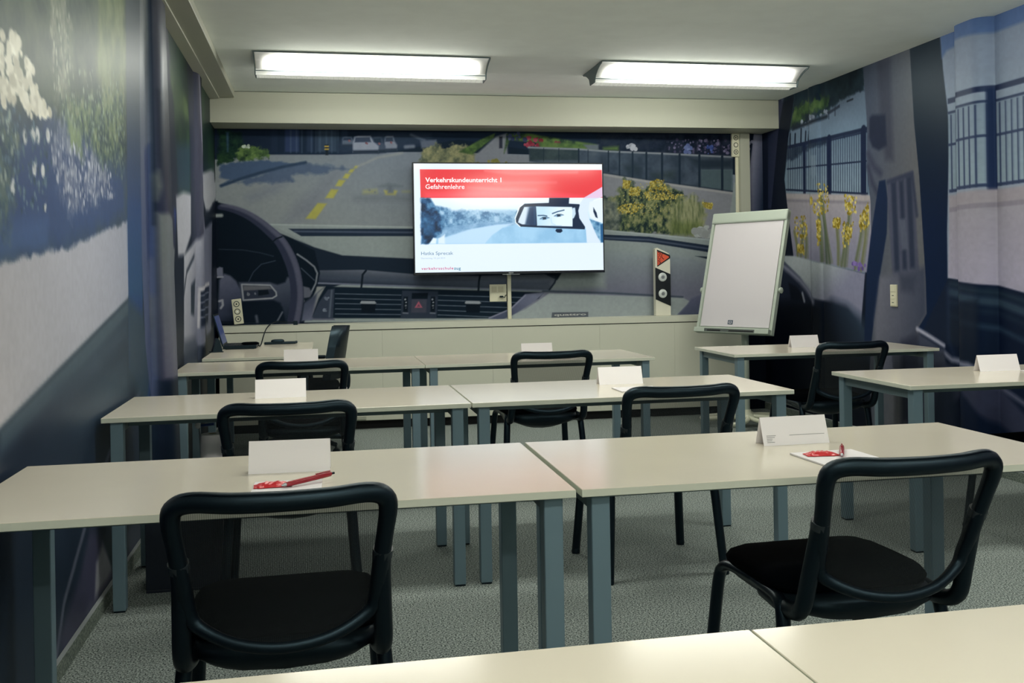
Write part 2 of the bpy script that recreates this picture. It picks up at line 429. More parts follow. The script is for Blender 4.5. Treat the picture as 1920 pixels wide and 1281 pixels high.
K.poly(a5((860, 340), (960, 320), (1020, 380), (1000, 430), (880, 400)), (36, 44, 50), 0.03, 0.8); K.poly(a5((1420, 280), (1800, 290), (1800, 370), (1540, 380)), (30, 38, 46), 0.03, 0.9)
K.poly(a5((1100, 420), (1300, 390), (1300, 450), (1180, 460)), (40, 50, 48), 0.03, 0.7)
K.poly(a5((60, 190), (480, 206), (480, 300), (60, 300)), K.leaf([(34, 44, 44), (52, 62, 58)], 14, 31), 0.01, 0.8)
K.poly(a5((1530, 380), (1800, 380), (1800, 570), (1530, 530)), (92, 108, 106), 0.01, 0.7)
for i in range(26): K.line(a5((1535+i*10, 392), (1532+i*10, 535+i*1.5)), 0.006, (52, 64, 68), 0.003, 0.8)
K.line(a5((50, 190), (480, 205), (750, 225), (1150, 240), (1800, 272)), 0.016, (120, 124, 126), 0.005)
K.line(a5((700, 408), (1060, 466), (1500, 526), (1800, 568)), 0.014, (44, 52, 60), 0.004)
for x, y0, y1, wd in ((180, 195, 310, 5), (310, 200, 310, 5), (480, 205, 320, 14), (560, 210, 330, 6), (735, 222, 395, 12), (830, 226, 440, 14), (942, 232, 455, 16), (1060, 236, 468, 18), (1195, 242, 480, 20), (1345, 250, 510, 20), (1515, 258, 535, 22), (1710, 268, 562, 24)):
    K.line(a5((x, y0), (x, y1)), wd*0.00095, (26, 34, 44), 0.003)
K.poly(a5((690, 418), (1060, 475), (1500, 535), (1800, 578), (1800, 1000), (690, 960)), (118, 118, 120), 0.006)
K.line(a5((700, 424), (1060, 480), (1500, 542), (1800, 584)), 0.02, (140, 138, 134), 0.006)
# shrubs and yellow flowers
K.poly(a5((600, 560), (760, 620), (830, 560), (870, 470), (930, 480), (960, 530), (1040, 560), (1120, 470), (1200, 470), (1260, 530), (1370, 580), (1400, 620), (1330, 700), (1330, 930), (600, 920)), K.leaf([(28, 38, 36), (58, 70, 50), (96, 102, 66), (126, 124, 84)], 40, 40, 28), 0.012, rag=0.04, rs=18)
K.poly(a5((660, 620), (800, 640), (840, 760), (830, 910), (660, 905)), K.leaf([(62, 70, 66), (96, 100, 92), (124, 126, 112)], 24, 41), 0.02, 0.8, rag=0.03)
for i, q in enumerate((((860, 470), (930, 480), (910, 540), (860, 540)), ((920, 530), (1010, 530), (1000, 600), (910, 600)), ((1100, 460), (1210, 470), (1240, 560), (1080, 560)), ((1040, 560), (1260, 560), (1380, 600), (1300, 640), (1060, 640)),
          ((810, 690), (960, 660), (1060, 690), (940, 760), (820, 740)), ((1540, 660), (1630, 670), (1620, 720), (1540, 700)))):
    K.dots(a5(*q), 150, 0.0085, (146, 130, 54), 50+i, jit=40)
K.dots(a5((820, 560), (900, 500), (1180, 500), (1340, 600), (1300, 760), (1000, 800), (820, 760)), 260, 0.006, (138, 128, 66), 61, jit=40)
K.poly(a5((1250, 900), (1260, 700), (1330, 640), (1460, 600), (1560, 680), (1570, 800), (1530, 940), (1260, 940)), K.leaf([(84, 92, 58), (122, 124, 84), (140, 140, 102)], 60, 44, 10), 0.02, 0.9, rag=0.04)
K.poly(a5((1280, 820), (1540, 830), (1520, 945), (1280, 940)), K.leaf([(70, 82, 44), (104, 112, 62)], 60, 45, 10), 0.03, 0.8)
K.dots(a5((1460, 890), (1660, 860), (1660, 960), (1460, 950)), 26, 0.035, (150, 152, 146), 60)
# scuttle and dashboard top
K.poly([(500, 421), (771, 426), (960, 424), (1135, 432), (1240, 440), (1345, 452), (1345, 600), (400, 606), (400, 430)], (134, 141, 136), 0.004)
DK = (30, 38, 52)
K.poly([(541, 429), (771, 429), (950, 428), (1135, 440), (1217, 444), (1340, 462), (1340, 475), (1217, 455), (1135, 450), (950, 442), (771, 443), (565, 443)], DK, 0.004)
K.line([(552, 434), (771, 436), (950, 435), (1135, 446), (1217, 450), (1338, 468)], 0.014, (70, 78, 92), 0.006)
K.line([(505, 421), (771, 426), (960, 424), (1135, 432), (1343, 451)], 0.012, (150, 156, 152), 0.004)
K.poly([(1135, 470), (1290, 480), (1345, 500), (1345, 600), (960, 600), (1020, 545), (1135, 540)], K.grad((1200, 478), (130, 137, 136), (1200, 548), (108, 108, 120)), 0.03)
K.poly([(1303, 480), (1335, 482), (1335, 488)], (30, 40, 50), 0.004)
# dark sweep of the dashboard and its padded strip
K.poly([(520, 430), (556, 448), (590, 464), (642, 479), (771, 485), (980, 490), (1060, 500), (1045, 525), (680, 520), (560, 560), (520, 500)], (24, 31, 42), 0.006)
K.poly([(597, 507), (680, 506), (775, 514), (900, 517), (1020, 514), (1040, 519), (1043, 526), (1028, 546), (895, 541), (680, 534), (597, 531)], K.grad((750, 511), (92, 96, 104), (748, 537), (40, 46, 58)), 0.005)
K.poly([(600, 518), (1030, 528), (1030, 536), (600, 526)], (66, 72, 84), 0.02, 0.6)
K.line([(597, 531), (680, 534), (895, 541), (1028, 545)], 0.014, (104, 108, 120), 0.004)
K.line(a3((425, 30), (400, 60), (390, 155)), 0.016, (14, 18, 26), 0.004); K.line(a3((1280, 70), (1272, 110), (1268, 180)), 0.016, (14, 18, 26), 0.004)
K.line(a3((1790, 62), (1850, 90), (1840, 120), (1800, 175)), 0.014, (30, 36, 46), 0.006)
K.poly([(590, 537), (1020, 548), (1010, 560), (960, 580), (915, 597), (582, 597)], (16, 24, 34), 0.006)
K.poly(a3((40, 150), (120, 150), (70, 240), (20, 380), (190, 390), (190, 402), (5, 400), (0, 330)), K.grad((600, 538), (140, 142, 134), (588, 598), (88, 88, 100)), 0.006)
K.poly(a3((190, 165), (140, 172), (70, 270), (25, 375), (30, 388), (178, 390)), (50, 56, 68), 0.005)
K.line(a3((168, 180), (150, 375)), 0.014, (84, 90, 100), 0.006)
for x, y in ((130, 238), (112, 325)): K.dots(a3((x-14, y-12), (x+14, y-12), (x+14, y+12), (x-14, y+12)), 5, 0.012, (100, 106, 116), x)
VS = (84, 94, 104)
for y in (203, 240, 277, 317, 355): K.line(a3((195, y), (688, y+11-(y-203)*0.04)), 0.007, VS, 0.003)
for y in (215, 252, 290, 328, 362): K.line(a3((965, y), (1620-(y-215)*1.4, y+18)), 0.007, VS, 0.003)
for x in (380, 1165):
    K.poly(a3((x+8, 275), (x+118, 278), (x+112, 345), (x+12, 345)), (10, 14, 22), 0.004)
    K.poly(a3((x, 272), (x+10, 257), (x+110, 259), (x+124, 275), (x+110, 281), (x+8, 279)), (140, 144, 146), 0.004)
K.poly(a3((696, 180), (966, 185), (955, 386), (684, 386)), (44, 50, 62), 0.005)
K.poly(a3((770, 198), (890, 198), (886, 242), (768, 242)), (10, 14, 22), 0.004); K.poly(a3((768, 246), (880, 246), (876, 345), (764, 345)), (62, 62, 72), 0.005)
K.poly(a3((820, 260), (848, 308), (790, 308)), (164, 84, 98), 0.004); K.poly(a3((820, 278), (834, 302), (806, 302)), (96, 64, 76), 0.003)
for x in (708, 912):
    K.poly(a3((x, 225), (x+32, 226), (x+30, 342), (x-4, 342)), (14, 18, 26), 0.005)
    for y in (245, 268, 290, 312): K.dots(a3((x+10, y-4), (x+20, y-4), (x+20, y+6), (x+10, y+6)), 1, 0.012, (120, 124, 128), y)
    K.line(a3((x-4, 348), (x+30, 350)), 0.012, (96, 100, 108), 0.004)
K.poly(a3((1620, 205), (1770, 190), (1690, 260), (1520, 372), (1440, 400), (1340, 388), (1500, 322)), K.grad((1000, 550), (104, 106, 122), (945, 592), (70, 74, 92)), 0.006)
K.line(a3((1620, 215), (1510, 318), (1350, 386)), 0.012, (124, 124, 138), 0.005)
# glove box
K.poly([(1030, 550), (1280, 558), (1293, 565), (1288, 572), (1262, 598), (942, 600), (985, 580)], (144, 150, 146), 0.006)
K.line([(1018, 546), (1150, 550), (1280, 557)], 0.016, (66, 74, 84), 0.006)
K.poly([(1262, 600), (1290, 570), (1296, 560), (1345, 540), (1345, 600)], K.grad((1300, 560), (92, 94, 112), (1310, 598), (70, 76, 92)), 0.01)
K.poly([(1035, 586), (1103, 585), (1103, 595), (1034, 596)], (82, 86, 90), 0.003)
# instrument cowl and steering wheel
K.poly([(404, 378), (425, 384), (460, 398), (500, 424), (530, 436), (560, 455), (590, 470), (600, 512), (592, 545), (578, 575), (570, 606), (404, 606)], (9, 15, 24), 0.006)
K.poly([(507, 422), (530, 432), (556, 447), (590, 463), (560, 452), (536, 442), (520, 436)], (126, 132, 128), 0.006)
K.line(aw((40, 520), (300, 528), (470, 556), (600, 590)), 0.008, (40, 48, 58), 0.004); K.line(aw((355, 840), (400, 750), (480, 670), (620, 635)), 0.008, (52, 60, 72), 0.004)
K.line(aw((840, 570), (930, 630), (1010, 695), (1040, 760), (1025, 860), (980, 950)), 0.014, (118, 122, 126), 0.005); K.line(aw((880, 710), (1010, 830)), 0.008, (66, 74, 84), 0.004)
K.poly(aw((900, 890), (960, 905), (990, 960), (960, 1010), (905, 1050)), (88, 90, 98), 0.006); K.poly(aw((900, 1010), (970, 1000), (930, 1060)), (16, 22, 30), 0.006)
K.poly(aw((905, 1060), (985, 1000), (1110, 900), (1040, 960), (1000, 1120), (985, 1230), (880, 1240)), K.grad((572, 570), (64, 68, 82), (585, 596), (92, 94, 110)), 0.01)
hub = [(60, 830), (110, 765), (170, 785), (230, 840), (275, 930), (290, 1040), (285, 1245), (40, 1245)]
K.poly(aw(*hub), K.grad((412, 520), (98, 100, 116), (452, 600), (38, 44, 60)), 0.01)
K.poly(aw((255, 850), (560, 850), (640, 875), (720, 850), (740, 800), (800, 800), (800, 1240), (720, 1240), (690, 1100), (600, 1040), (290, 1050)), K.grad((520, 530), (74, 78, 90), (545, 600), (26, 32, 44)), 0.01)
K.poly(aw((290, 1040), (600, 1030), (670, 1060), (710, 1240), (290, 1240)), (12, 18, 28), 0.012)
K.poly(aw((290, 880), (570, 885), (620, 945), (625, 985), (600, 1000), (310, 1020)), (44, 48, 60), 0.004); K.poly(aw((300, 885), (560, 890), (590, 918), (300, 935)), (96, 96, 98), 0.006)
K.poly(aw((450, 930), (545, 925), (560, 970), (450, 985)), (14, 18, 24), 0.004)
for x in (345, 415): K.dots(aw((x-6, 955), (x+8, 955), (x+8, 972), (x-6, 972)), 2, 0.012, (120, 122, 126), x)
K.line(aw((285, 875), (300, 1030), (590, 1010), (632, 985), (628, 950), (570, 880), (285, 872)), 0.012, (146, 148, 148), 0.004)
rim = [(60, 100), (150, 112), (250, 140), (360, 190), (470, 262), (570, 345), (660, 430), (730, 540), (790, 680), (825, 830), (838, 980), (825, 1120), (800, 1250)]
rp = [np.array(p) for p in crom(rim, 4)]
for i in range(len(rp)-1):
    wd = 0.035+0.065*min(1, i/30)
    K.line(aw(rp[i], rp[i+1]), wd, (44, 46, 62), 0.006)
rim2 = [(r_[0]+18+14*min(1, i/30), r_[1]-22+20*min(1, i/34)) for i, r_ in enumerate(rp)]
for i in range(len(rim2)-1): K.line(aw(rim2[i], rim2[i+1]), 0.022+0.02*min(1, i/30), (82, 82, 96), 0.01, 0.75)
K.line(aw((580, 458), (630, 415), (685, 395)), 0.012, (14, 18, 26), 0.004)
K.line(aw((60, 1040), (90, 1030), (95, 1080), (75, 1110)), 0.018, (150, 150, 154), 0.005)
K.poly(aw((20, 720), (60, 695), (95, 705), (100, 800), (40, 800)), (110, 112, 126), 0.006); K.line(aw((38, 800), (95, 798)), 0.012, (150, 150, 156), 0.004)
K.poly(aw((0, 40), (40, 40), (50, 700), (0, 700)), (8, 12, 22), 0.01); K.line(aw((0, 185), (80, 182)), 0.03, (140, 146, 140), 0.008)
K.line(aw((640, 1240), (690, 1150)), 0.012, (100, 104, 112), 0.006); K.line(aw((430, 1190), (440, 1245)), 0.02, (80, 84, 94), 0.01)
# right A-pillar
K.poly([(1330, 455), (1345, 400), (1400, 370), (1400, 240), (1345, 300)], (118, 118, 120), 0.02, 0.0)
K.poly(a8((140, 1180), (180, 900), (200, 900), (200, 1180)), (128, 134, 130), 0.006)
K.poly(a8((290, 400), (370, 400), (330, 700), (300, 950), (290, 950)), (14, 20, 34), 0.005); K.dots(a8((300, 520), (350, 520), (345, 600), (300, 600)), 8, 0.018, (120, 120, 134), 71)
K.poly(a8((370, 380), (520, 380), (520, 1300), (250, 1300), (300, 950)), K.grad((1410, 330), (118, 118, 132), (1437, 334), (26, 34, 50)), 0.006)
K.poly([(1390, 400), (1440, 400), (1440, 640), (1340, 640), (1340, 450)], K.grad((1360, 500), (92, 94, 110), (1380, 640), (18, 22, 34)), 0.03)
K.poly([(1340, 560), (1450, 520), (1450, 1000), (1300, 1000)], (8, 11, 20), 0.03)
M_WB = satin(vcol_mat('printed_wallpaper_back', 0.5, 0.15))
GB = np.array([1.12, 1.16, 1.30])
wall_back = K.sheet('wall_back', lambda U, V: (U, yback(U), V), M_WB, gain=GB, grain=0.045)
tag(wall_back, 'back wall papered with a photo print of a car windscreen and dashboard', kind='structure')
LETTER = mat('printed_lettering_light', (170, 172, 172), 0.5)
bx0, bz0 = to_back((1039, 594)); bx1, bz1 = to_back((1099, 587))
t_ = text('printed_lettering', 'quattro', bx1-bx0, 0.024, 0, 0, 0, LETTER, wall_back, bold=0.03)
t_.location = (bx0, yback(bx0)-0.002, bz0); t_.rotation_euler = (0, 0, math.atan(-0.02))

# ------------------------------------------------------------------ left wall print
us = np.concatenate([ar(YR, 1.2, 0.06), ar(1.2, 2.4, 0.02), ar(2.4, 5.1, 0.009), ar(5.1, 5.5, 0.008), ar(5.5, 8.45, 0.014)])
L = Canvas(us, np.concatenate([ar(0, 2.70, 0.0065), [2.71, 2.80]]), to_left, (24, 34, 48))
l1 = crop(0, 0, 2.562); l3 = crop(230, 0, 2.563); l5 = crop(220, 480, 4.575); l2 = crop(330, 150, 4.747)
# rear side window
L.poly([(YR-0.1, 2.9), (YR-0.1, 1.0), (1.5, 0.7)] + [L.mp(p) for p in ((0, 800), (241, 556), (238, 300), (234, -40))] + [(4.6, 2.9)], L.leaf([(34, 46, 52), (52, 64, 62), (70, 80, 68)], 8, 80), 0.006, uv=True)
L.poly([(-60, -80), (236, -80), (236, 200), (-60, 190)], L.leaf([(54, 62, 58), (70, 78, 68), (84, 92, 76)], 10, 81), 0.10, 0.9)  # upper foliage painted lighter: reflection on the glossy wall put into the print
L.poly(l1((470, -60), (600, -60), (600, 480), (520, 560), (470, 330)), L.leaf([(78, 90, 64), (98, 108, 76), (112, 120, 86)], 12, 82, 8), 0.05, 0.85, rag=0.1, rs=7)
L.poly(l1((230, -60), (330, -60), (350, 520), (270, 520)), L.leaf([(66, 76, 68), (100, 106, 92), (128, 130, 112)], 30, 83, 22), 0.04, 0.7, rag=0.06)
L.poly(l1((290, 480), (600, 440), (600, 860), (420, 780), (300, 700)), L.leaf([(38, 54, 60), (66, 84, 72), (96, 112, 80), (116, 124, 96)], 36, 84, 26), 0.04, 0.85, rag=0.06)
L.poly(l1((-160, 560), (230, 590), (420, 750), (610, 820), (610, 1090), (230, 1215), (60, 1260), (-160, 1290)), (46, 66, 104), 0.08, 0.92, rag=0.06, rs=8)
L.poly(l1((-160, 1080), (230, 1045), (240, 1200), (-160, 1260)), (60, 84, 124), 0.03, 0.7)
L.poly(l1((235, 600), (330, 560), (420, 700), (520, 840), (545, 920), (440, 980), (330, 1020), (250, 800)), L.leaf([(54, 70, 100), (96, 104, 124), (134, 138, 148)], 40, 85, 24), 0.03, 0.85, rag=0.05)
L.poly(l1((320, 560), (385, 640), (400, 760), (340, 700)), L.leaf([(84, 104, 76), (112, 128, 84)], 20, 86), 0.03, 0.8, rag=0.04)
L.poly(l1((-200, 560), (90, 600), (60, 900), (30, 1120), (-200, 1000)), L.leaf([(42, 60, 78), (76, 94, 84), (100, 112, 96)], 22, 87), 0.04, 0.8, rag=0.06)
L.dots(l1((-180, 120), (0, 170), (80, 170), (150, 300), (200, 470), (240, 540), (190, 560), (100, 480), (30, 520), (-180, 420)), 210, 0.032, (186, 182, 164), 90, 0.012, 0.62, 22)
L.dots(l1((60, 170), (90, 200), (80, 240), (40, 240)), 8, 0.03, (204, 200, 182), 91, 0.012, 0.8)
L.dots(l1((100, 380), (230, 520), (235, 580), (110, 560)), 20, 0.028, (194, 190, 174), 92, 0.012, 0.75)
for q in ((118, 665), (168, 795), (202, 810), (222, 985), (230, 660), (65, 890), (157, 635), (180, 640)):
    L.dots(l1((q[0]-6, q[1]-20), (q[0]+6, q[1]-20), (q[0]+6, q[1]+20), (q[0]-6, q[1]+20)), 3, 0.024, (172, 174, 172), 93+q[0], 0.012, 1.0)
L.dots(l1((-160, 480), (60, 520), (180, 600), (250, 760), (230, 1010), (-160, 1060)), 260, 0.012, (64, 86, 98), 97, 0.008, 1.2, 26)
L.dots(l1((-160, 480), (40, 520), (90, 640), (60, 900), (-160, 1000)), 90, 0.014, (112, 124, 116), 98, 0.008, 1.2, 30)
L.dots(l1((420, 560), (600, 520), (600, 860), (480, 830)), 120, 0.010, (84, 100, 92), 99, 0.006, 1.5, 26)
L.dots(l1((240, 620), (540, 820), (540, 960), (330, 1000), (250, 800)), 150, 0.010, (146, 150, 160), 94, 0.006, 1.6)
L.dots(l1((280, 330), (590, 330), (590, 800), (300, 640)), 160, 0.009, (118, 130, 108), 95, 0.006, 1.6)
L.dots(l1((235, 0), (330, 0), (340, 480), (260, 480)), 60, 0.010, (136, 138, 122), 96, 0.006, 1.8)
L.poly(l1((-900, 1500), (-300, 1330), (60, 1255), (230, 1208), (330, 1190), (470, 1120), (612, 1065), (640, 1050), (640, 1500), (0, 2155), (-500, 2600), (-900, 2600)), L.grad((240, 420), (148, 150, 162), (0, 780), (166, 162, 164)), 0.01, rag=0.015, rs=25)
# door below the window
L.poly([(YR-.1, -0.1), (YR-.1, 1.0), (1.5, 0.72)] + [L.mp(p) for p in ((0, 805), (120, 682), (242, 558), (300, 560), (300, 760), (200, 1200), (100, 1400))] + [(2.4, -0.1)], (28, 38, 52), 0.008, uv=True)
L.poly([(0, 806), (120, 684), (242, 560), (242, 590), (120, 730), (0, 860)], (70, 84, 92), 0.02, 0.9)
L.poly([(100, 730), (240, 590), (240, 640), (160, 720), (100, 800)], (54, 68, 80), 0.04, 0.8); L.poly([(60, 800), (180, 680), (190, 690), (90, 820)], (88, 98, 106), 0.04, 0.45)
L.poly([(0, 850), (110, 740), (240, 650), (240, 745), (60, 872), (0, 905)], L.grad((200, 680), (46, 60, 72), (60, 860), (20, 30, 46)), 0.05, 0.8)
L.poly([(120, 770), (240, 690), (245, 742), (150, 800)], (66, 78, 86), 0.06, 0.5)
L.line([(285, 690), (258, 745), (205, 850), (170, 950), (120, 1130), (105, 1240)], 0.03, (96, 98, 112), 0.01, 0.8)
L.poly([(170, 990), (190, 1010), (215, 1080), (120, 1230), (110, 1200), (150, 1080)], (60, 58, 78), 0.03, 0.9)
L.poly([(192, 1020), (214, 1060), (200, 1090), (178, 1120), (180, 1060)], (150, 150, 152), 0.02, 0.9)
L.poly([(195, 1015), (240, 1000), (240, 1040), (214, 1080)], (26, 40, 46), 0.015)
L.poly([(230, 1010), (285, 930), (285, 985), (225, 1075)], (40, 46, 66), 0.02)
# B-pillar strips up to the wall bulge
L.poly([(236, -60), (262, -60), (264, 300), (268, 620), (285, 690), (280, 760), (242, 690), (241, 556), (238, 300)], L.grad((250, 150), (58, 66, 72), (256, 420), (34, 60, 104)), 0.01)
L.poly([(238, 380), (266, 380), (268, 560), (242, 556)], L.grad((252, 400), (34, 62, 104), (254, 600), (40, 74, 104)), 0.03, 0.9)
L.poly([(241, 560), (268, 590), (282, 690), (276, 760), (242, 720)], (48, 64, 74), 0.03, 0.9)
L.poly([(262, -60), (286, -60), (290, 250), (294, 480), (300, 760), (284, 760), (272, 640), (266, 480), (262, 200)], L.grad((272, 60), (104, 108, 108), (280, 420), (72, 80, 108)), 0.012)
L.poly([(270, 280), (284, 270), (292, 480), (276, 490)], (48, 60, 96), 0.015, 0.8); L.poly([(278, 540), (296, 560), (298, 700), (284, 640)], (84, 88, 98), 0.02, 0.8)
L.line([(281, -20), (284, 120), (288, 250), (292, 420)], 0.02, (16, 22, 36), 0.008)
L.poly([(282, -80), (345, -80), (352, 900), (300, 900), (292, 420), (286, 200)], L.grad((300, 60), (62, 62, 70), (322, 380), (36, 38, 58)), 0.008)
L.poly([(296, 170), (330, 150), (338, 380), (318, 420), (300, 300)], (22, 25, 38), 0.02, 0.8); L.poly([(288, 330), (298, 320), (304, 350), (294, 375)], (110, 116, 104), 0.02, 0.7)
L.poly([(294, 400), (318, 400), (330, 470), (342, 690), (306, 712), (300, 600)], L.grad((306, 470), (100, 104, 104), (330, 690), (92, 90, 104)), 0.015)
L.poly([(326, 390), (336, 400), (338, 560), (332, 500)], (28, 46, 100), 0.015, 0.9)
L.poly([(300, 716), (345, 690), (352, 1000), (290, 1000)], (16, 24, 38), 0.02)
# front side window beyond the bulge
L.poly([(346, 1100), (346, 20), (470, 20), (470, 1100)], (14, 20, 32), 0.02)
L.poly([(312, 20), (352, 90), (358, 360), (334, 380), (326, 200)], L.leaf([(16, 28, 28), (28, 44, 34), (42, 60, 40)], 4, 100), 0.02)
L.poly([(318, 120), (334, 150), (352, 190), (354, 230), (330, 200), (320, 160)], L.leaf([(50, 66, 42), (74, 90, 54)], 5, 101), 0.04, 0.9)
L.poly([(330, 270), (356, 270), (356, 365), (334, 360)], (38, 56, 70), 0.04, 0.8)
L.poly([(330, 368), (344, 360), (358, 364), (358, 440), (346, 478), (334, 480)], (152, 152, 158), 0.02)
L.poly([(350, 90), (372, 120), (384, 445), (380, 460), (360, 470), (357, 300)], L.grad((352, 300), (22, 28, 42), (380, 300), (70, 68, 82)), 0.02)
L.line([(373, 120), (378, 250), (384, 440)], 0.05, (126, 122, 136), 0.02)
L.poly([(374, 100), (410, 140), (412, 320), (384, 330)], L.leaf([(16, 30, 28), (34, 56, 38)], 4, 102), 0.02)
L.poly([(380, 328), (396, 318), (412, 330), (412, 360), (392, 395), (386, 395)], (150, 150, 154), 0.02)
L.poly([(345, 478), (360, 460), (382, 440), (412, 400), (412, 600), (378, 650), (345, 660)], L.grad((352, 480), (150, 150, 156), (380, 600), (92, 94, 108)), 0.02)
L.poly([(398, 385), (412, 375), (412, 620), (396, 620)], (10, 15, 26), 0.03)
L.poly([(358, 535), (366, 524), (364, 592), (358, 588)], (30, 38, 48), 0.02); L.poly([(374, 545), (392, 534), (390, 606), (376, 614)], (20, 28, 44), 0.02)
for y in (555, 568, 582, 596): L.line([(375, y), (391, y-7)], 0.012, (80, 84, 98), 0.005)
L.line([(372, 612), (374, 543), (392, 532)], 0.03, (150, 148, 152), 0.01); L.line([(344, 560), (350, 510), (364, 480)], 0.03, (40, 46, 56), 0.015)
L.poly([(345, 640), (366, 632), (378, 655), (378, 700), (345, 700)], (60, 66, 78), 0.03, 0.9)
L.poly([(400, 240), (416, 240), (416, 330), (402, 340)], (14, 24, 26), 0.02)
M_WL = satin(vcol_mat('printed_wallpaper_left', 0.46, 0.3))
GL = np.array([1.30, 1.33, 1.42])
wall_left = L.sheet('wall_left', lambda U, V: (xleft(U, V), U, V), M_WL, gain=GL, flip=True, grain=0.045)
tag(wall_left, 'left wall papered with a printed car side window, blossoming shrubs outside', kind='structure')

# ------------------------------------------------------------------ right wall print
us = np.concatenate([ar(YR, 2.0, 0.05), ar(2.0, 3.4, 0.02), ar(3.4, 5.10, 0.010), ar(5.10, 5.52, 0.005), ar(5.52, 8.40, 0.006)])
R = Canvas(us, np.concatenate([ar(0, 2.70, 0.006), [2.71, 2.80]]), to_right, (14, 20, 34))
r6 = crop(1450, 130, 3.286); r5 = crop(1640, 0, 5.336); r7 = crop(1260, 480, 2.909); r8 = crop(1580, 560, 4.27); r1 = crop(1400, 0, 2.288)
# window beside the A-pillar
R.poly([(1462, 100), (1625, 90), (1626, 236), (1625, 313), (1633, 383), (1630, 434), (1622, 513), (1480, 480), (1470, 340)], R.grad((1560, 200), (92, 106, 120), (1560, 300), (98, 118, 130)), 0.006)
R.poly(r6((60, 60), (560, -60), (560, 130), (430, 180), (330, 260), (250, 310), (120, 370), (90, 380)), R.leaf([(16, 26, 38), (24, 38, 46), (34, 48, 56)], 9, 110), 0.012, rag=0.02)
R.poly(r6((130, 250), (180, 205), (240, 200), (300, 165), (345, 180), (350, 230), (280, 260), (200, 290), (110, 360), (115, 290)), R.leaf([(34, 52, 34), (62, 86, 44), (84, 104, 56)], 12, 111), 0.02, 0.9, rag=0.05)
R.dots(r6((160, 330), (300, 250), (340, 250), (330, 290), (180, 370)), 24, 0.02, (112, 120, 130), 112, jit=30)
R.line(r6((120, 365), (230, 325), (330, 290)), 0.03, (24, 32, 42), 0.012)
R.poly(r6((330, 265), (380, 235), (410, 215), (410, 235), (340, 280)), (30, 36, 48), 0.006, 0.8); R.line(r6((455, 198), (490, 183)), 0.014, (24, 30, 40), 0.004)
for x, y0, y1 in ((342, 260, 305), (381, 232, 285)): R.line(r6((x, y0), (x, y1)), 0.01, (34, 40, 52), 0.004)
for x, y0, y1 in ((105, 400, 470), (135, 400, 470), (172, 370, 455), (200, 385, 440), (218, 385, 440)): R.line(r6((x, y0), (x-2, y1)), 0.022, (20, 26, 40), 0.006)
R.poly(r6((80, 490), (330, 435), (580, 375), (580, 775), (80, 760)), R.grad((1560, 260), (88, 104, 116), (1560, 350), (108, 124, 132)), 0.006)
R.poly(r6((85, 490), (330, 420), (330, 460), (200, 500), (120, 560), (85, 560)), R.leaf([(24, 34, 48), (40, 52, 64)], 12, 113), 0.015, 0.9, rag=0.02)
NV = (24, 32, 52)
for i in range(36):
    x = 92+i*14; t = (x-90)/490
    R.line(r6((x, 490-t*105), (x, 748+t*18)), 0.010, NV, 0.004, 0.75)
R.line(r6((85, 482), (330, 425), (580, 366)), 0.030, NV, 0.004); R.line(r6((340, 440), (580, 384)), 0.012, NV, 0.004); R.line(r6((85, 615), (300, 592), (580, 565)), 0.012, NV, 0.004); R.line(r6((80, 742), (580, 768)), 0.016, NV, 0.004)
for x, y0, y1, wd in ((190, 470, 770, 0.045), (343, 425, 772, 0.06), (556, 372, 775, 0.07)): R.line(r6((x, y0), (x+2, y1)), wd, (20, 28, 50), 0.005)
R.line(r6((435, 402), (437, 420)), 0.016, NV, 0.004)
R.poly(r6((230, 530), (262, 530), (262, 650), (248, 680), (232, 650)), (104, 118, 126), 0.006, 0.6)
R.poly(r6((75, 765), (600, 778), (610, 1260), (110, 1150)), R.grad((1560, 372), (138, 132, 132), (1560, 480), (124, 122, 136)), 0.006); R.line(r6((80, 785), (590, 798)), 0.05, (146, 138, 134), 0.015); R.line(r6((80, 808), (590, 822)), 0.02, (112, 108, 112), 0.012)
for k, (x0, y0, x1, y1) in enumerate(((300, 790, 330, 1200), (290, 800, 350, 1190), (280, 900, 300, 1180), (470, 840, 440, 1210), (450, 960, 420, 1210), (560, 880, 500, 1230), (180, 930, 170, 1150), (200, 1000, 200, 1160), (390, 950, 400, 1200), (580, 900, 540, 1235), (130, 1000, 150, 1150))):
    R.line(r6((x0, y0), ((x0+x1)/2+4, (y0+y1)/2), (x1, y1)), 0.035, (72+k*3, 84+k*2, 62), 0.012, 0.85)
    R.line(r6((x0+12, y0+40), (x1+14, y1)), 0.02, (104, 108, 84), 0.01, 0.7)
for k, q in enumerate((((265, 705), (335, 710), (345, 860), (300, 910), (240, 870), (270, 780)), ((440, 775), (515, 790), (510, 880), (470, 905), (440, 860)), ((130, 910), (200, 905), (210, 1020), (180, 1080), (130, 1000)), ((365, 920), (415, 915), (410, 980), (370, 970)), ((425, 940), (495, 940), (480, 1060), (430, 1110), (420, 1010)), ((530, 900), (585, 820), (595, 960), (530, 1010)), ((265, 930), (290, 930), (290, 1080), (270, 1080)), ((225, 790), (240, 790), (240, 830), (225, 830)), ((150, 1080), (190, 1080), (190, 1140), (150, 1130)))):
    R.dots(r6(*q), 95, 0.0125, (150, 133, 54), 120+k, 0.006, 1.1, 44)
R.dots(r6((485, 1190), (570, 1200), (560, 1235), (490, 1225)), 12, 0.02, (104, 84, 140), 140)
# A-pillar
R.poly([(1440, 190), (1470, 180), (1491, 172), (1478, 260), (1471, 337), (1477, 392), (1488, 482), (1470, 490), (1436, 480)], (12, 17, 30), 0.006)
R.poly([(1440, 200), (1471, 180), (1460, 240), (1446, 391), (1440, 391)], R.grad((1440, 300), (30, 36, 54), (1462, 300), (46, 48, 66)), 0.006)
R.line([(1490, 180), (1471, 330)], 0.012, (44, 56, 66), 0.006, 0.8)
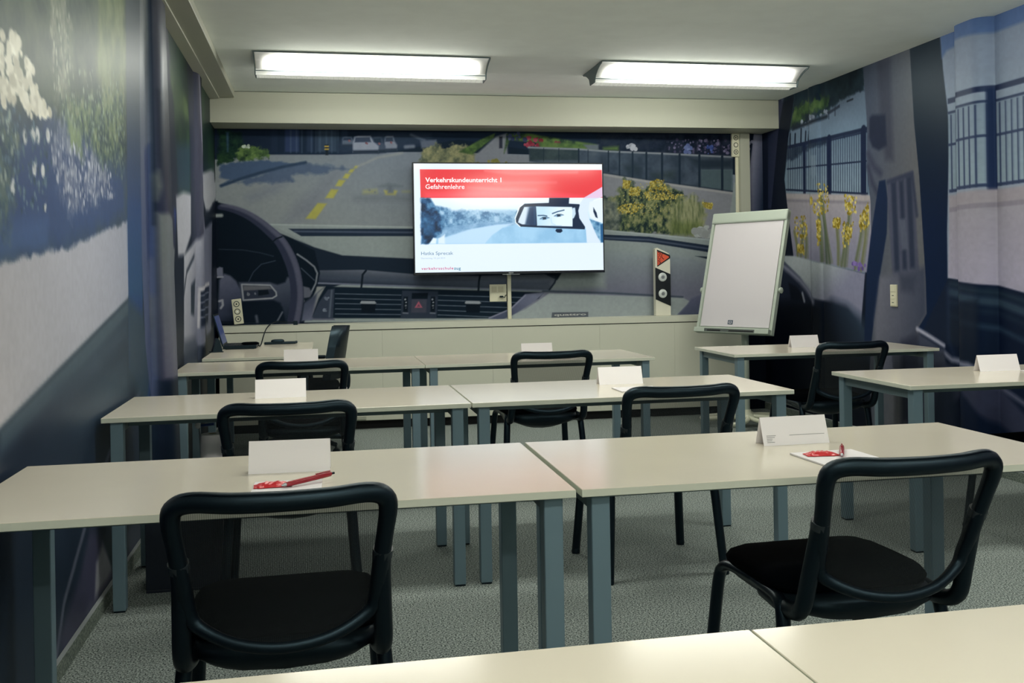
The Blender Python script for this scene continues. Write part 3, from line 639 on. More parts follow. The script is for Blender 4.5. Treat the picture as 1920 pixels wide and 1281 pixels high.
# silver door shoulder, mirror, seat shadow
R.poly([(1430, 478), (1488, 480), (1622, 513), (1612, 640), (1560, 600), (1430, 600)], R.grad((1540, 494), (160, 166, 164), (1560, 560), (122, 122, 138)), 0.008)
R.poly([(1430, 470), (1470, 490), (1500, 520), (1524, 560), (1560, 568), (1590, 580), (1612, 610), (1640, 700), (1650, 900), (1430, 900)], (30, 36, 52), 0.012)
R.poly([(1430, 566), (1520, 566), (1585, 580), (1615, 620), (1640, 700), (1650, 900), (1430, 900)], (8, 11, 22), 0.05)
R.poly(r7((870, 240), (960, 270), (1030, 330), (1090, 430), (1090, 560), (800, 560), (800, 300)), R.grad((1600, 580), (40, 52, 66), (1560, 640), (10, 14, 26)), 0.05, 0.9)
R.line([(1462, 494), (1480, 508), (1500, 526), (1514, 543), (1524, 566)], 0.05, (118, 120, 134), 0.02); R.poly(r7((635, 145), (680, 170), (712, 215), (715, 245), (650, 240)), (10, 14, 26), 0.012); R.line(r7((712, 205), (722, 246)), 0.03, (150, 152, 160), 0.01)
# B-pillar with belt guide and grille
R.poly([(1616, 90), (1704, 60), (1715, 230), (1724, 331), (1736, 520), (1738, 590), (1722, 615), (1724, 650), (1726, 760), (1640, 900), (1630, 700), (1637, 600), (1633, 383), (1625, 313), (1626, 236)], R.grad((1630, 250), (66, 72, 84), (1720, 250), (92, 92, 92)), 0.006)
R.poly(r6((640, -60), (720, -60), (740, 560), (690, 560), (660, 300)), (52, 52, 64), 0.03, 0.7)
R.poly(r6((592, 300), (610, 280), (690, 278), (700, 470), (650, 500), (610, 480), (590, 420)), (34, 38, 54), 0.014)
R.line(r6((585, 520), (620, 600), (660, 640)), 0.05, (54, 56, 70), 0.02); R.line(r6((585, 600), (610, 700), (640, 760)), 0.04, (50, 52, 66), 0.02)
R.poly(r6((652, 690), (690, 680), (705, 800), (700, 1010), (655, 1281), (640, 1420), (600, 1700), (560, 1700), (575, 1250), (600, 1030)), (20, 32, 56), 0.008)
R.poly(r6((700, 690), (860, 630), (900, 1260), (880, 1330), (740, 1330), (715, 1000)), (70, 72, 86), 0.012); R.line(r6((705, 695), (855, 640), (885, 900)), 0.03, (50, 54, 70), 0.012)
for x0, x1, y0, y1 in ((725, 755, 700, 1250), (775, 800, 690, 1240), (820, 850, 665, 1230)): R.poly(r6((x0, y0), (x1, y0-8), (x1+24, y1), (x0+24, y1)), (40, 46, 62), 0.014)
R.poly(r6((775, 925), (815, 920), (832, 1110), (790, 1115)), (78, 82, 94), 0.012)
R.poly([(1650, 520), (1735, 500), (1738, 590), (1720, 618), (1722, 720), (1640, 720), (1640, 600)], R.grad((1650, 560), (100, 100, 108), (1730, 580), (58, 62, 76)), 0.03)
R.poly(r7((1240, 100), (1330, 110), (1320, 200), (1250, 190)), (48, 52, 66), 0.03, 0.7); R.poly([(1690, 640), (1728, 620), (1730, 760), (1690, 800)], (42, 44, 58), 0.03, 0.8)
# dark pillar
R.poly([(1703, 30), (1760, 20), (1768, 130), (1780, 236), (1776, 434), (1778, 522), (1790, 560), (1790, 700), (1745, 650), (1722, 616), (1738, 588), (1736, 520), (1724, 331), (1714, 230)], R.grad((1740, 180), (16, 28, 38), (1750, 420), (4, 20, 48)), 0.005)
# second side window, runs on towards the viewer
YF = YR-0.1
far = [R.mp(p) for p in ((1777, 522), (1776, 434), (1780, 236), (1768, 130), (1760, 20))]
R.poly(far+[(5.4, 2.9), (YF, 2.9), (YF, 1.02), (4.95, 1.09)], R.grad((1840, 120), (128, 138, 152), (1840, 180), (134, 146, 158)), 0.006, uv=True)
R.poly([far[4], (5.4, 2.9), (YF, 2.9), (YF, 2.42)]+[R.mp(p) for p in ((1920, 40), (1850, 62), (1800, 70), (1785, 90), (1775, 95), (1766, 110))], (82, 104, 142), 0.012, uv=True)
zr = lambda px, py: R.mp((px, py))[1]
YE = R.mp((1779, 300))[0]
R.poly([(YE, zr(1800, 200)), (YF, zr(1920, 155)-0.02), (YF, zr(1920, 350)), (YE, zr(1800, 348))], R.grad((1840, 200), (122, 136, 148), (1840, 340), (132, 148, 154)), 0.006, uv=True)
zt, zb, zm = zr(1850, 166), zr(1850, 350), zr(1850, 254)
def rl(y0, z0, y1, z1, wd, c, al=1.0):
    P = np.array([(y0, z0), (y1, z1)]); e = np.array([0, wd/2]) if abs(y1-y0) > abs(z1-z0) else np.array([wd/2, 0])
    R.poly([P[0]-e, P[1]-e, P[1]+e, P[0]+e], c, 0.004, al, uv=True)
yy = YE-0.03
while yy > YF:
    rl(yy, zb, yy, zt-0.09, 0.014, (36, 46, 74), 0.85); yy -= 0.0505
rl(YE, zt, YF, zt, 0.035, (36, 44, 70)); rl(YE, zt-0.075, YF, zt-0.075, 0.016, (40, 50, 76)); rl(YE, zm, YF, zm, 0.016, (44, 54, 80)); rl(YE, zb+0.01, YF, zb+0.01, 0.02, (48, 58, 82))
py_ = R.mp((1862, 260))[0]
for k in range(5): rl(py_-k*1.0, zb-0.03, py_-k*1.0, zt, 0.028, (26, 36, 66))
R.poly([(YE, zb-0.02), (YF, zb-0.02), (YF, 1.02), (4.95, 1.10), R.mp((1778, 521))], R.grad((1840, 370), (150, 144, 148), (1840, 520), (160, 154, 166)), 0.006, uv=True)
R.poly([(YE, zb-0.02), (YF, zb-0.02), (YF, zb-0.10), (YE, zb-0.10)], (150, 142, 144), 0.02, uv=True); rl(YE, zb-0.11, YF, zb-0.11, 0.03, (124, 118, 124), 0.7)
# door below
dz = [R.mp(p) for p in ((1778, 522), (1850, 534), (1920, 549))]
R.poly(dz+[(YF, 1.04), (YF, -0.1), (5.7, -0.1), R.mp((1740, 800)), R.mp((1722, 640)), R.mp((1740, 600))], (13, 22, 42), 0.006, uv=True)
for dy, c, wd in ((10, (34, 48, 58), 0.03), (26, (50, 66, 78), 0.05), (44, (24, 36, 52), 0.03), (70, (38, 54, 70), 0.03)):
    R.line([(1782, 522+dy), (1850, 536+dy*1.1), (1920, 552+dy*1.25), (2100, 600+dy*1.5)], wd, c, 0.015, 0.85)
R.poly([(1778, 580), (1835, 560), (1835, 680), (1800, 690), (1780, 640)], (16, 24, 38), 0.02, 0.7); R.line([(1778, 540), (1779, 640), (1790, 672)], 0.03, (30, 42, 64), 0.02, 0.7)
R.line([(1720, 617), (1745, 632), (1770, 648)], 0.03, (150, 150, 162), 0.010); R.line([(1771, 662), (1785, 675), (1815, 685), (1860, 700)], 0.035, (120, 122, 138), 0.014)
R.poly([(1722, 625), (1770, 655), (1775, 690), (1760, 720), (1722, 700)], (62, 66, 80), 0.015)
R.poly([(1700, 690), (1770, 680), (1850, 720), (1920, 775), (1960, 820), (1960, 860), (1880, 800), (1800, 730), (1780, 760), (1800, 830), (1700, 830)], (54, 56, 74), 0.02, 0.9)
R.line([(1870, 725), (1940, 770)], 0.03, (84, 86, 102), 0.015); R.poly([(1775, 700), (1790, 740), (1800, 850), (1740, 850), (1755, 740)], (22, 30, 46), 0.03, 0.8)
M_WR = satin(vcol_mat('printed_wallpaper_right', 0.48, 0.18))
GR = np.array([1.22, 1.25, 1.4])
wall_right = R.sheet('wall_right', lambda U, V: (xright(U, V), U, V), M_WR, gain=GR, grain=0.045)
tag(wall_right, 'right wall papered with printed car side windows, railing and yellow flowers', kind='structure')
del K, L, R

# ------------------------------------------------------------------ rest of the shell
M_CARPET = mottle('grey_speckled_carpet', (42, 53, 54), (172, 181, 176), 165, 0.95, 0.15, 2, 0.1)
tag(box('floor', XL-0.2, XR+0.2, YR-0.1, 8.6, -0.1, 0.0, M_CARPET), 'grey speckled loop carpet floor', kind='structure')
tag(box('ceiling', XL-0.2, XR+0.2, YR-0.1, 8.6, ZC, ZC+0.1, M_CEIL), 'plain off-white ceiling', kind='structure')
tag(box('wall_rear', XL-0.2, XR+0.2, YR-0.1, YR, 0, ZC, M_CREAM), 'plain cream wall at the rear of the room', kind='structure')
M_SKIRT = mottle('carpet_skirting', (74, 86, 82), (136, 146, 136), 160, 0.95, 0.4)
M_SKTOP = mat('skirting_edge', (140, 146, 148), 0.6)
for nm, fx, sg in (('baseboard_left', xleft, 1), ('baseboard_right', xright, -1)):
    ys = ar(YR, 8.4, 0.04); bm = bmesh.new(); rows = []
    for y in ys:
        x = float(fx(y, 0.03))
        rows.append([bm.verts.new((x+sg*a, y, z)) for a, z in ((0.001, 0.0), (0.014, 0.0), (0.014, 0.058), (0.012, 0.062), (0.001, 0.062))])
    for A, B in zip(rows, rows[1:]):
        for k in range(4):
            f = bm.faces.new((A[k], A[k+1], B[k+1], B[k])); f.material_index = 1 if k >= 2 else 0
    o = bm_put(nm, bm, M_SKIRT); o.data.materials.append(M_SKTOP)
    tag(o, 'grey carpet skirting along the %s wall' % nm.split('_')[1], kind='structure')
# header beam over the back wall
def slab_x(name, x0, x1, off0, off1, z0, z1, material, parent=None):
    """box following the slight skew of the back wall; off = distance in front of it"""
    v = []
    for z in (z0, z1):
        for x, o in ((x0, off0), (x1, off0), (x1, off1), (x0, off1)): v.append((x, yback(x)-o, z))
    f = [(0, 1, 2, 3), (7, 6, 5, 4), (0, 4, 5, 1), (1, 5, 6, 2), (2, 6, 7, 3), (3, 7, 4, 0)]
    bm = bmesh.new(); vs = [bm.verts.new(p) for p in v]
    for q in f: bm.faces.new([vs[i] for i in q])
    return bm_put(name, bm, material, parent)
hb = slab_x('trim_1', XL-0.02, XR+0.0, -0.02, 0.33, 2.50, ZC-0.004, M_CREAM)
tag(hb, 'cream header beam across the top of the back wall', kind='structure')
slab_x('shadow_gap', XL, XR-0.01, 0.0, 0.322, ZC-0.004, ZC, M_DARK, hb)
sof = box('trim_2', XL-0.01, -0.64, YR, 8.03, 2.695, ZC, M_CREAM, None, 0.003)
tag(sof, 'pale cable casing running under the ceiling along the left wall', kind='structure')
box('casing_strip', XL-0.005, -0.755, YR, 8.03, 2.685, 2.70, mat('casing_inner', (188, 190, 176), 0.6), sof, 0.002)
pst = slab_x('trim_3', 3.735, 3.825, -0.005, 0.06, 0.80, 2.50, M_CREAM)
tag(pst, 'cream square post between header beam and ledge at right', kind='structure')

# ------------------------------------------------------------------ ceiling lights
M_LAMPH = mat('lamp_housing', (196, 200, 196), 0.45); _b = M_LAMPH.node_tree.nodes['Principled BSDF']; _b.inputs['Emission Color'].default_value = (*LAMPCOL, 1); _b.inputs['Emission Strength'].default_value = 0.25
M_LAMPD = mat('lamp_end_cap', (92, 108, 112), 0.5)
M_GLOW = emis('lit_diffuser', LAMPCOL, LAMP)
def _fade(mt):      # the tube inside is shorter than the diffuser: luminance falls off towards ends and ceiling edge
    nt = mt.node_tree; N = nt.nodes.new; tc = N('ShaderNodeTexCoord'); sp = N('ShaderNodeSeparateXYZ'); nt.links.new(tc.outputs['Object'], sp.inputs[0]); outs = []
    for ax, a, b, lo in (('X', 0.785, 0.56, 0.0), ('Y', 0.25, 0.085, 0.0)):
        ab = N('ShaderNodeMath'); ab.operation = 'ABSOLUTE'; mr = N('ShaderNodeMapRange'); mr.interpolation_type = 'SMOOTHSTEP'
        nt.links.new(sp.outputs[ax], ab.inputs[0]); nt.links.new(ab.outputs[0], mr.inputs['Value'])
        mr.inputs['From Min'].default_value = b; mr.inputs['From Max'].default_value = a; mr.inputs['To Min'].default_value = 1.0; mr.inputs['To Max'].default_value = lo
        outs.append(mr)
    m1 = N('ShaderNodeMath'); m1.operation = 'MULTIPLY'; pw = N('ShaderNodeMath'); pw.operation = 'POWER'; pw.inputs[1].default_value = 1.6; m2 = N('ShaderNodeMath'); m2.operation = 'MULTIPLY'; m2.inputs[1].default_value = LAMP
    nt.links.new(outs[0].outputs[0], m1.inputs[0]); nt.links.new(outs[1].outputs[0], m1.inputs[1]); nt.links.new(m1.outputs[0], pw.inputs[0]); nt.links.new(pw.outputs[0], m2.inputs[0])
    nt.links.new(m2.outputs[0], nt.nodes['Principled BSDF'].inputs['Emission Strength'])
_fade(M_GLOW); M_WING = mat('lamp_wing_white', (236, 232, 222), 0.5)
def make_light():
    t = thing('ceiling_light', '', 'ceiling light')
    hl = 0.785
    # wings: concave sheets from the ceiling down to the lamp box, on both sides
    def wing(s, x0, x1, lift, j0, j1, name, material, parent):
        bm = bmesh.new(); N = 10; rows = []
        for j in range(j0, j1+1):
            a = j/N
            y = s*(0.25-0.195*a); z = -0.006-0.075*(a**1.9)
            d = Vector((0, -s*0.075*1.9*max(a, .02)**0.9, -0.195)).normalized()*lift
            rows.append([bm.verts.new((x0, y+d.y*1.0, z+d.z)), bm.verts.new((x1, y+d.y, z+d.z))])
        for A, B in zip(rows, rows[1:]): bm.faces.new((A[0], A[1], B[1], B[0]) if s < 0 else (A[1], A[0], B[0], B[1]))
        me = bpy.data.meshes.new(name); bm.to_mesh(me); bm.free()
        return put(name, me, material, parent)
    for s in (-1, 1):
        wg = wing(s, -hl, hl, 0.0, 0, 10, 'wing', M_WING, t)
        wing(s, -hl+0.004, hl-0.004, 0.004, 0, 10, 'diffuser', M_GLOW, wg)
    body = box('lamp_box', -hl, hl, -0.058, 0.058, -0.105, -0.004, M_LAMPH, t, 0.002)
    bm = bmesh.new()
    for k in range(44):
        x = -hl+0.02+k*(2*hl-0.04)/43
        add_box(bm, x-0.0015, x+0.0015, -0.05, 0.05, -0.118, -0.1055)
    for y in (-0.053, 0.053): add_box(bm, -hl, hl, y-0.003, y+0.003, -0.119, -0.1055)
    lv = bm_put('louvre', bm, M_LAMPH, body); lv['kind'] = 'stuff'
    for s in (-1, 1):
        x = s*(hl+0.004)
        out = [(-0.255, -0.004), (0.255, -0.004)] + [(0.25-0.195*a, -0.006-0.075*a**1.9-0.012) for a in (0.1, 0.3, 0.5, 0.7, 0.85)] + [(0.062, -0.12), (-0.062, -0.12)] + [(-(0.25-0.195*a), -0.006-0.075*a**1.9-0.012) for a in (0.85, 0.7, 0.5, 0.3, 0.1)]
        bm = bmesh.new()
        A = [bm.verts.new((x-0.003, y, z)) for y, z in out]; B = [bm.verts.new((x+0.003, y, z)) for y, z in out]
        bm.faces.new(A); bm.faces.new(B[::-1])
        for i in range(len(A)): bm.faces.new((A[i], B[i], B[(i+1) % len(A)], A[(i+1) % len(A)]))
        bm_put('end_cap', bm, M_LAMPD, t)
    bm = bmesh.new(); add_box(bm, -hl, hl, -0.252, -0.247, -0.010, -0.002); add_box(bm, -hl, hl, 0.247, 0.252, -0.010, -0.002); add_box(bm, -hl, hl, -0.06, -0.056, -0.094, -0.088); add_box(bm, -hl, hl, 0.056, 0.06, -0.094, -0.088)
    bm_put('edge_trim', bm, M_LAMPD, t)
    return t
LGT = make_light(); first = True
for y, nm in ((6.86, 'the television'), (3.8, ''), (0.5, ''), (-1.9, '')):
    for x, side in ((0.385, 'left'), (2.76, 'right')):
        o = LGT if first else copy_tree(LGT); first = False
        o.location = (x, y, ZC)
        if y > 6: o['label'] = 'lit winged ceiling light, %s one of the two in view' % side; o['group'] = 'ceiling lights in view'
        else: o['label'] = 'ceiling light with glowing wings overhead, out of the picture'; o['group'] = 'ceiling lights overhead outside the picture'

# ------------------------------------------------------------------ tables
TW, TD, TH, TT = 1.397, 0.68, 0.737, 0.019
def make_table(tw=TW, td=TD, th=TH):
    t = thing('training_table', '', 'table')
    tp = box('tabletop', 0, tw, -td, 0, th-TT, th, M_TOP, t, 0.0012, 1)
    tp.data.materials.append(M_EDGE)
    for p_ in tp.data.polygons:
        if p_.normal.z < 0.5: p_.material_index = 1
    l = 0.046
    for x in (0.028, tw-0.028-l):
        for y in (-td+0.02, -0.02-l):
            lg = box('leg', x, x+l, y, y+l, 0.006, th-TT, M_LEG, t, 0.002, 1)
            box('foot_cap', x+0.002, x+l-0.002, y+0.002, y+l-0.002, 0.0, 0.008, M_BLK, lg)
    for x in (0.036, tw-0.036-0.03): box('side_rail', x, x+0.03, -td+0.066, -0.066, th-TT-0.045, th-TT, M_RAIL, t, 0.001, 1)
    box('front_rail', 0.074, tw-0.074, -td+0.12, -td+0.15, th-TT-0.03, th-TT, M_RAIL, t, 0.001, 1)
    box('back_rail', 0.074, tw-0.074, -0.15, -0.12, th-TT-0.03, th-TT, M_RAIL, t, 0.001, 1)
    return t
TABLE = make_table()
rows = [  # back-left corner x, back y, rotation, label
 (-0.806, 1.2935, 0.0046, 'white table along the bottom edge of the picture, left of its seam'),
 (0.594, 1.2985, 0.0046, 'white table in the bottom right corner of the picture, right of its seam'),
 (-0.805, 2.928, -0.0075, 'white table with blank name card and red packet in front of nearest left chair'),
 (0.606, 2.917, -0.0075, 'white table carrying the printed name card, in front of nearest right chair'),
 (-0.810, 4.556, 0.002, 'white table in the middle row at left, beside the printed door panel'),
 (0.593, 4.560, 0.002, 'white table in the middle row between the aisle and the seam'),
 (-0.808, 6.328, 0.003, 'white front row table just before the laptop desk at left'),
 (0.592, 6.333, 0.003, 'white front row table before the cream cabinet under the television'),
 (2.515, 6.335, -0.016, 'white table standing alone in front of the flip chart'),
 (2.526, 4.528, -0.009, 'white table cut by the right edge, right of the aisle')]
for i, (x, y, a, lb) in enumerate(rows):
    o = TABLE if i == 0 else copy_tree(TABLE)
    o.location = (x, y, 0); o.rotation_euler = (0, 0, a); o['label'] = lb; o['group'] = 'white training tables'
# teacher's desk, turned across
DZ = 0.752
d = make_table(0.68, 1.38, DZ); d.name = 'teacher_desk'; d.location = (-0.735, 7.81, 0)
tag(d, 'white desk with a laptop in the far left corner by the wall', 'desk')

# ------------------------------------------------------------------ chairs
M_MESH = bpy.data.materials.new('black_mesh_fabric'); M_MESH.use_nodes = True
nt = M_MESH.node_tree; b = nt.nodes['Principled BSDF']; b.inputs['Base Color'].default_value = (*lin((16, 24, 28)), 1); b.inputs['Roughness'].default_value = 0.8
mx = nt.nodes.new('ShaderNodeMixShader'); tr = nt.nodes.new('ShaderNodeBsdfTransparent'); wv = nt.nodes.new('ShaderNodeTexWave'); tc = nt.nodes.new('ShaderNodeTexCoord'); mr = nt.nodes.new('ShaderNodeMapRange')
wv.wave_type = 'BANDS'; wv.bands_direction = 'X'; wv.inputs['Scale'].default_value = 70
nt.links.new(tc.outputs['Object'], wv.inputs['Vector']); nt.links.new(wv.outputs['Fac'], mr.inputs['Value']); mr.inputs['To Min'].default_value = 0.46; mr.inputs['To Max'].default_value = 0.70
nt.links.new(mr.outputs['Result'], mx.inputs['Fac']); nt.links.new(tr.outputs[0], mx.inputs[1]); nt.links.new(b.outputs[0], mx.inputs[2])
nt.links.new(mx.outputs[0], nt.nodes['Material Output'].inputs['Surface'])
M_RING = mat('grey_clamp_ring', (40, 48, 54), 0.35)
def pad_mesh(name, hw, y0, y1, z, thick, material, parent, drop=0.0, belly=0.0, n=28, p=4.0):
    """rounded cushion: superellipse rings"""
    bm = bmesh.new(); cy = (y0+y1)/2; hy = (y1-y0)/2
    prof = [(0.0, 1.0), (0.5, 0.98), (0.82, 0.9), (0.95, 0.68), (1.0, 0.35), (0.985, 0.0), (0.9, -0.12), (0.5, -0.15), (0.0, -0.15)]
    rings = []
    for k, (r, h) in enumerate(prof):
        if r == 0: ring = [bm.verts.new((0, cy, z+thick*(h-1)-(belly if h < 0 else 0)))]
        else:
            ring = []
            for i in range(n):
                a = 2*math.pi*i/n; ca, sa = math.cos(a), math.sin(a)
                x = math.copysign(abs(ca)**(2/p), ca)*r*hw; y = math.copysign(abs(sa)**(2/p), sa)*r*hy
                f = max(0, y/hy-0.45)/0.55
                zz = z+thick*(h-1)-drop*f*f - (belly*(1-(x/hw)**2)*(0.4 if k == 6 else 0.9) if h < 0 else 0)
                ring.append(bm.verts.new((x, cy+y, zz)))
        rings.append(ring)
    for A, B in zip(rings, rings[1:]):
        if len(A) == 1:
            for i in range(n): bm.faces.new((A[0], B[i], B[(i+1) % n]))
        elif len(B) == 1:
            for i in range(n): bm.faces.new((A[i], B[0], A[(i+1) % n]))
        else:
            for i in range(n): bm.faces.new((A[i], B[i], B[(i+1) % n], A[(i+1) % n]))
    return bm_put(name, bm, material, parent, True)
def make_chair():
    t = thing('visitor_chair', '', 'chair')
    pad_mesh('seat', 0.232, -0.215, 0.235, 0.465, 0.045, M_FAB, t, 0.03)
    pad_mesh('seat_pan', 0.222, -0.255, 0.215, 0.432, 0.045, M_BLK, t, 0.02, 0.06)
    # back frame loop (front view, counter-clockwise), thick padded tube; curved in plan
    half = [(0.0, -0.452, 0.788), (0.10, -0.446, 0.789), (0.175, -0.427, 0.791), (0.212, -0.412, 0.780), (0.224, -0.402, 0.752), (0.217, -0.375, 0.68), (0.208, -0.345, 0.60), (0.200, -0.318, 0.535), (0.178, -0.318, 0.497), (0.10, -0.345, 0.464), (0.0, -0.356, 0.452)]
    loop = half + [(-x, y, z) for x, y, z in half[-2:0:-1]]
    P = crom(loop, 4, True)
    rad = [0.0192+0.0028*max(0, min(1, (p[2]-0.70)/0.08)) if p[2] > 0.55 else 0.0135+0.0057*min(1, max(0, (p[2]-0.47)/0.08)) for p in P]
    bf = tube('back_frame', P, rad, M_BLK, t, 12, True)
    seam = [(x, y-0.012, z+0.0185) for x, y, z in crom(half[:4], 4)]
    tube('piping', [(-x, y, z) for x, y, z in seam[::-1]]+seam[1:], 0.003, M_BLKT, bf, 6)
    # mesh panel
    def side(zv):
        for a, c in zip(half[3:], half[4:]):
            if a[2] >= zv >= c[2]:
                k = (a[2]-zv)/(a[2]-c[2]+1e-9); return (a[0]+(c[0]-a[0])*k, a[1]+(c[1]-a[1])*k)
        return (half[3][0], half[3][1])
    bm = bmesh.new(); NX, NZ = 12, 10; g = []
    for j in range(NZ+1):
        f = j/NZ; row = []
        for i in range(NX+1):
            s = i/NX*2-1
            zt = 0.782; zb = 0.458+0.055*abs(s)**2.2
            z = zb+(zt-zb)*f; sx, sy = side(max(0.50, min(0.775, z)))
            row.append(bm.verts.new((s*(sx-0.004), sy-0.040*(1-s*s), z)))
        g.append(row)
    for j in range(NZ):
        for i in range(NX): bm.faces.new((g[j][i], g[j][i+1], g[j+1][i+1], g[j+1][i]))
    bm_put('mesh_back', bm, M_MESH, t, True)
    for s in (-1, 1):
        up = crom([(s*0.205, -0.05, 0.392), (s*0.213, -0.20, 0.388), (s*0.219, -0.272, 0.415), (s*0.216, -0.305, 0.50), (s*0.212, -0.338, 0.60), (s*0.214, -0.358, 0.645)], 4)
        u = tube('back_upright', up, 0.0212, M_BLK, t, 12)
        tube('clamp_ring', [(s*0.2135, -0.353, 0.634), (s*0.2145, -0.361, 0.652)], 0.0228, M_RING, u, 12)
        for yy, zz, ey, ez in ((1, 1, 0.235, 0.0), (-1, 1, -0.235, 0.0)):
            a = yy
            pts = [(s*0.205, 0.0, 0.405), (s*0.212, a*0.12, 0.405), (s*0.220, a*0.168, 0.395), (s*0.226, a*0.190, 0.36), (s*0.234, a*0.208, 0.24), (s*0.25, a*0.232, 0.012)]
            lg = tube('leg', crom(pts, 4), 0.0155, M_BLKT, t, 10, flat=1.25, up=(0, 1, 0))
            lathe('foot_cap', [(0.019, 0.0), (0.020, 0.012), (0.017, 0.022)], M_BLK, lg, 10, (s*0.25, a*0.232, 0))
    bm = bmesh.new()
    for y in (-0.10, 0.12): add_tube(bm, [(-0.21, y, 0.395), (0.21, y, 0.395)], 0.011, 8)
    bm_put('cross_tube', bm, M_BLKT, t, True, 50)
    return t
CHAIR = make_chair()
def bk(px, py, Y): p = on_y(px, py, Y); return p[0]
chairs = [  # centre x, y, rotation (deg), label
 (-0.093, 2.52, 1.0, 'large black mesh-back chair nearest the viewer at bottom left'),
 (1.362, 2.50, 1.5, 'large black mesh-back chair at bottom right before the printed card'),
 (-0.118, 3.985, 0.0, 'black mesh-back chair in the middle row at left, behind the blank name card'),
 (1.365, 4.02, 2.0, 'black mesh-back chair in the middle row at right, before the unprinted card'),
 (-0.098, 5.745, 0.0, 'black mesh-back chair in the front row by the laptop desk'),
 (1.30, 5.885, 1.0, 'black mesh-back chair in the front row below the television'),
 (3.19, 5.88, 1.0, 'black mesh-back chair at the table in front of the flip chart'),
 (3.30, 3.98, 2.0, 'black chair at the right edge of which only legs show')]
for i, (x, y, a, lb) in enumerate(chairs):
    o = CHAIR if i == 0 else copy_tree(CHAIR)
    o.location = (x, y, 0); o.rotation_euler = (0, 0, math.radians(a)); o['label'] = lb; o['group'] = 'black mesh-back chairs'

# ------------------------------------------------------------------ teacher's swivel chair
t = thing('office_chair', 'black swivel chair seen edge-on beside the laptop desk', 'chair', (-0.10, 7.22, 0), math.radians(84))
pad_mesh('seat', 0.24, -0.23, 0.24, 0.52, 0.08, M_FAB, t, 0.03, 0.02)
bm = bmesh.new(); g = []
for j in range(11):
    f = j/10; z = 0.53+0.375*f; hw = 0.21*(1-0.45*f**2.2)*(1, 0.9, 0.5)[max(0, j-8)]
    for side_ in (0,):
        g.append([(s*hw, -0.215-0.06*f+0.05*(s*s), z) for s in np.linspace(-1, 1, 9)])
V1 = [[bm.verts.new((x, y+0.035, z)) for x, y, z in r] for r in g]; V2 = [[bm.verts.new((x, y-0.04+0.02*abs(x)/0.21, z)) for x, y, z in r] for r in g]
for j in range(10):
    for i in range(8):
        bm.faces.new((V1[j][i], V1[j][i+1], V1[j+1][i+1], V1[j+1][i])); bm.faces.new((V2[j][i+1], V2[j][i], V2[j+1][i], V2[j+1][i+1]))
    for i, q in ((0, 1), (8, -1)): bm.faces.new((V1[j][i], V1[j+1][i], V2[j+1][i], V2[j][i]))
for j in (0, 10):
    for i in range(8): bm.faces.new((V1[j][i], V2[j][i], V2[j][i+1], V1[j][i+1]))
bm_put('backrest', bm, M_BLK, t, True, 60)
tube('back_arm', crom([(0, -0.10, 0.42), (0, -0.26, 0.43), (0, -0.29, 0.52), (0, -0.27, 0.64)], 4), 0.022, M_BLK, t)
lathe('gas_column', [(0.05, 0.085), (0.05, 0.12), (0.028, 0.13), (0.028, 0.28), (0.018, 0.29), (0.018, 0.44)], M_BLKT, t, 14)
for s in (-1, 1):
    ar_ = tube('armrest', crom([(s*0.22, -0.02, 0.45), (s*0.29, 0.0, 0.47), (s*0.295, 0.02, 0.62), (s*0.29, 0.02, 0.645)], 4), 0.017, M_BLK, t)
    box('arm_pad', s*0.29-0.03, s*0.29+0.03, -0.11, 0.13, 0.645, 0.67, M_BLK, ar_, 0.01)
for k in range(5):
    a = math.radians(72*k+12); ca, sa = math.cos(a), math.sin(a)
    lg = tube('base_leg', [(0.03*ca, 0.03*sa, 0.105), (0.16*ca, 0.16*sa, 0.095), (0.29*ca, 0.29*sa, 0.075)], [0.028, 0.022, 0.016], M_BLK, t)
    lathe('caster', [(0.012, -0.022), (0.026, -0.02), (0.026, 0.02), (0.012, 0.022)], M_BLK, lg, 14, (0.295*ca, 0.295*sa, 0.027), 'x')
    tube('caster_stem', [(0.293*ca, 0.293*sa, 0.03), (0.293*ca, 0.293*sa, 0.078)], 0.007, M_BLKT, lg, 8)

# ------------------------------------------------------------------ cabinet run with ledge under the mural
LZ, LOFF, CX1 = 0.872, 0.24, 3.685
t = thing('low_cabinet', 'long low cream cabinet with ledge under the printed dashboard', 'cabinet', (0, 0, 0))
slab_x('ledge', XL+0.03, CX1, 0.0, LOFF+0.006, LZ-0.05, LZ, M_CREAM2, t)
slab_x('shadow_groove', XL+0.035, CX1-0.004, 0.0, LOFF-0.02, LZ-0.062, LZ-0.05, M_DARK, t)
xs = [XL+0.03, -0.19, 0.50, 1.42, 2.35, 3.02, CX1]
for a, c in zip(xs, xs[1:]): slab_x('front_panel', a+0.0005, c-0.0005, LOFF-0.022, LOFF, 0.075, LZ-0.0575, M_CREAM2, t)
slab_x('carcass', XL+0.035, CX1-0.004, 0.0, LOFF-0.024, 0.07, LZ-0.063, M_CREAM, t)
slab_x('plinth', XL+0.035, CX1-0.02, 0.0, LOFF-0.06, 0.0, 0.07, M_DARK, t)
box('rail_block', 0.24, 0.36, yback(0.3)-LOFF-0.03, yback(0.3)-LOFF, 0.085, 0.115, M_CREAM, t, 0.003)

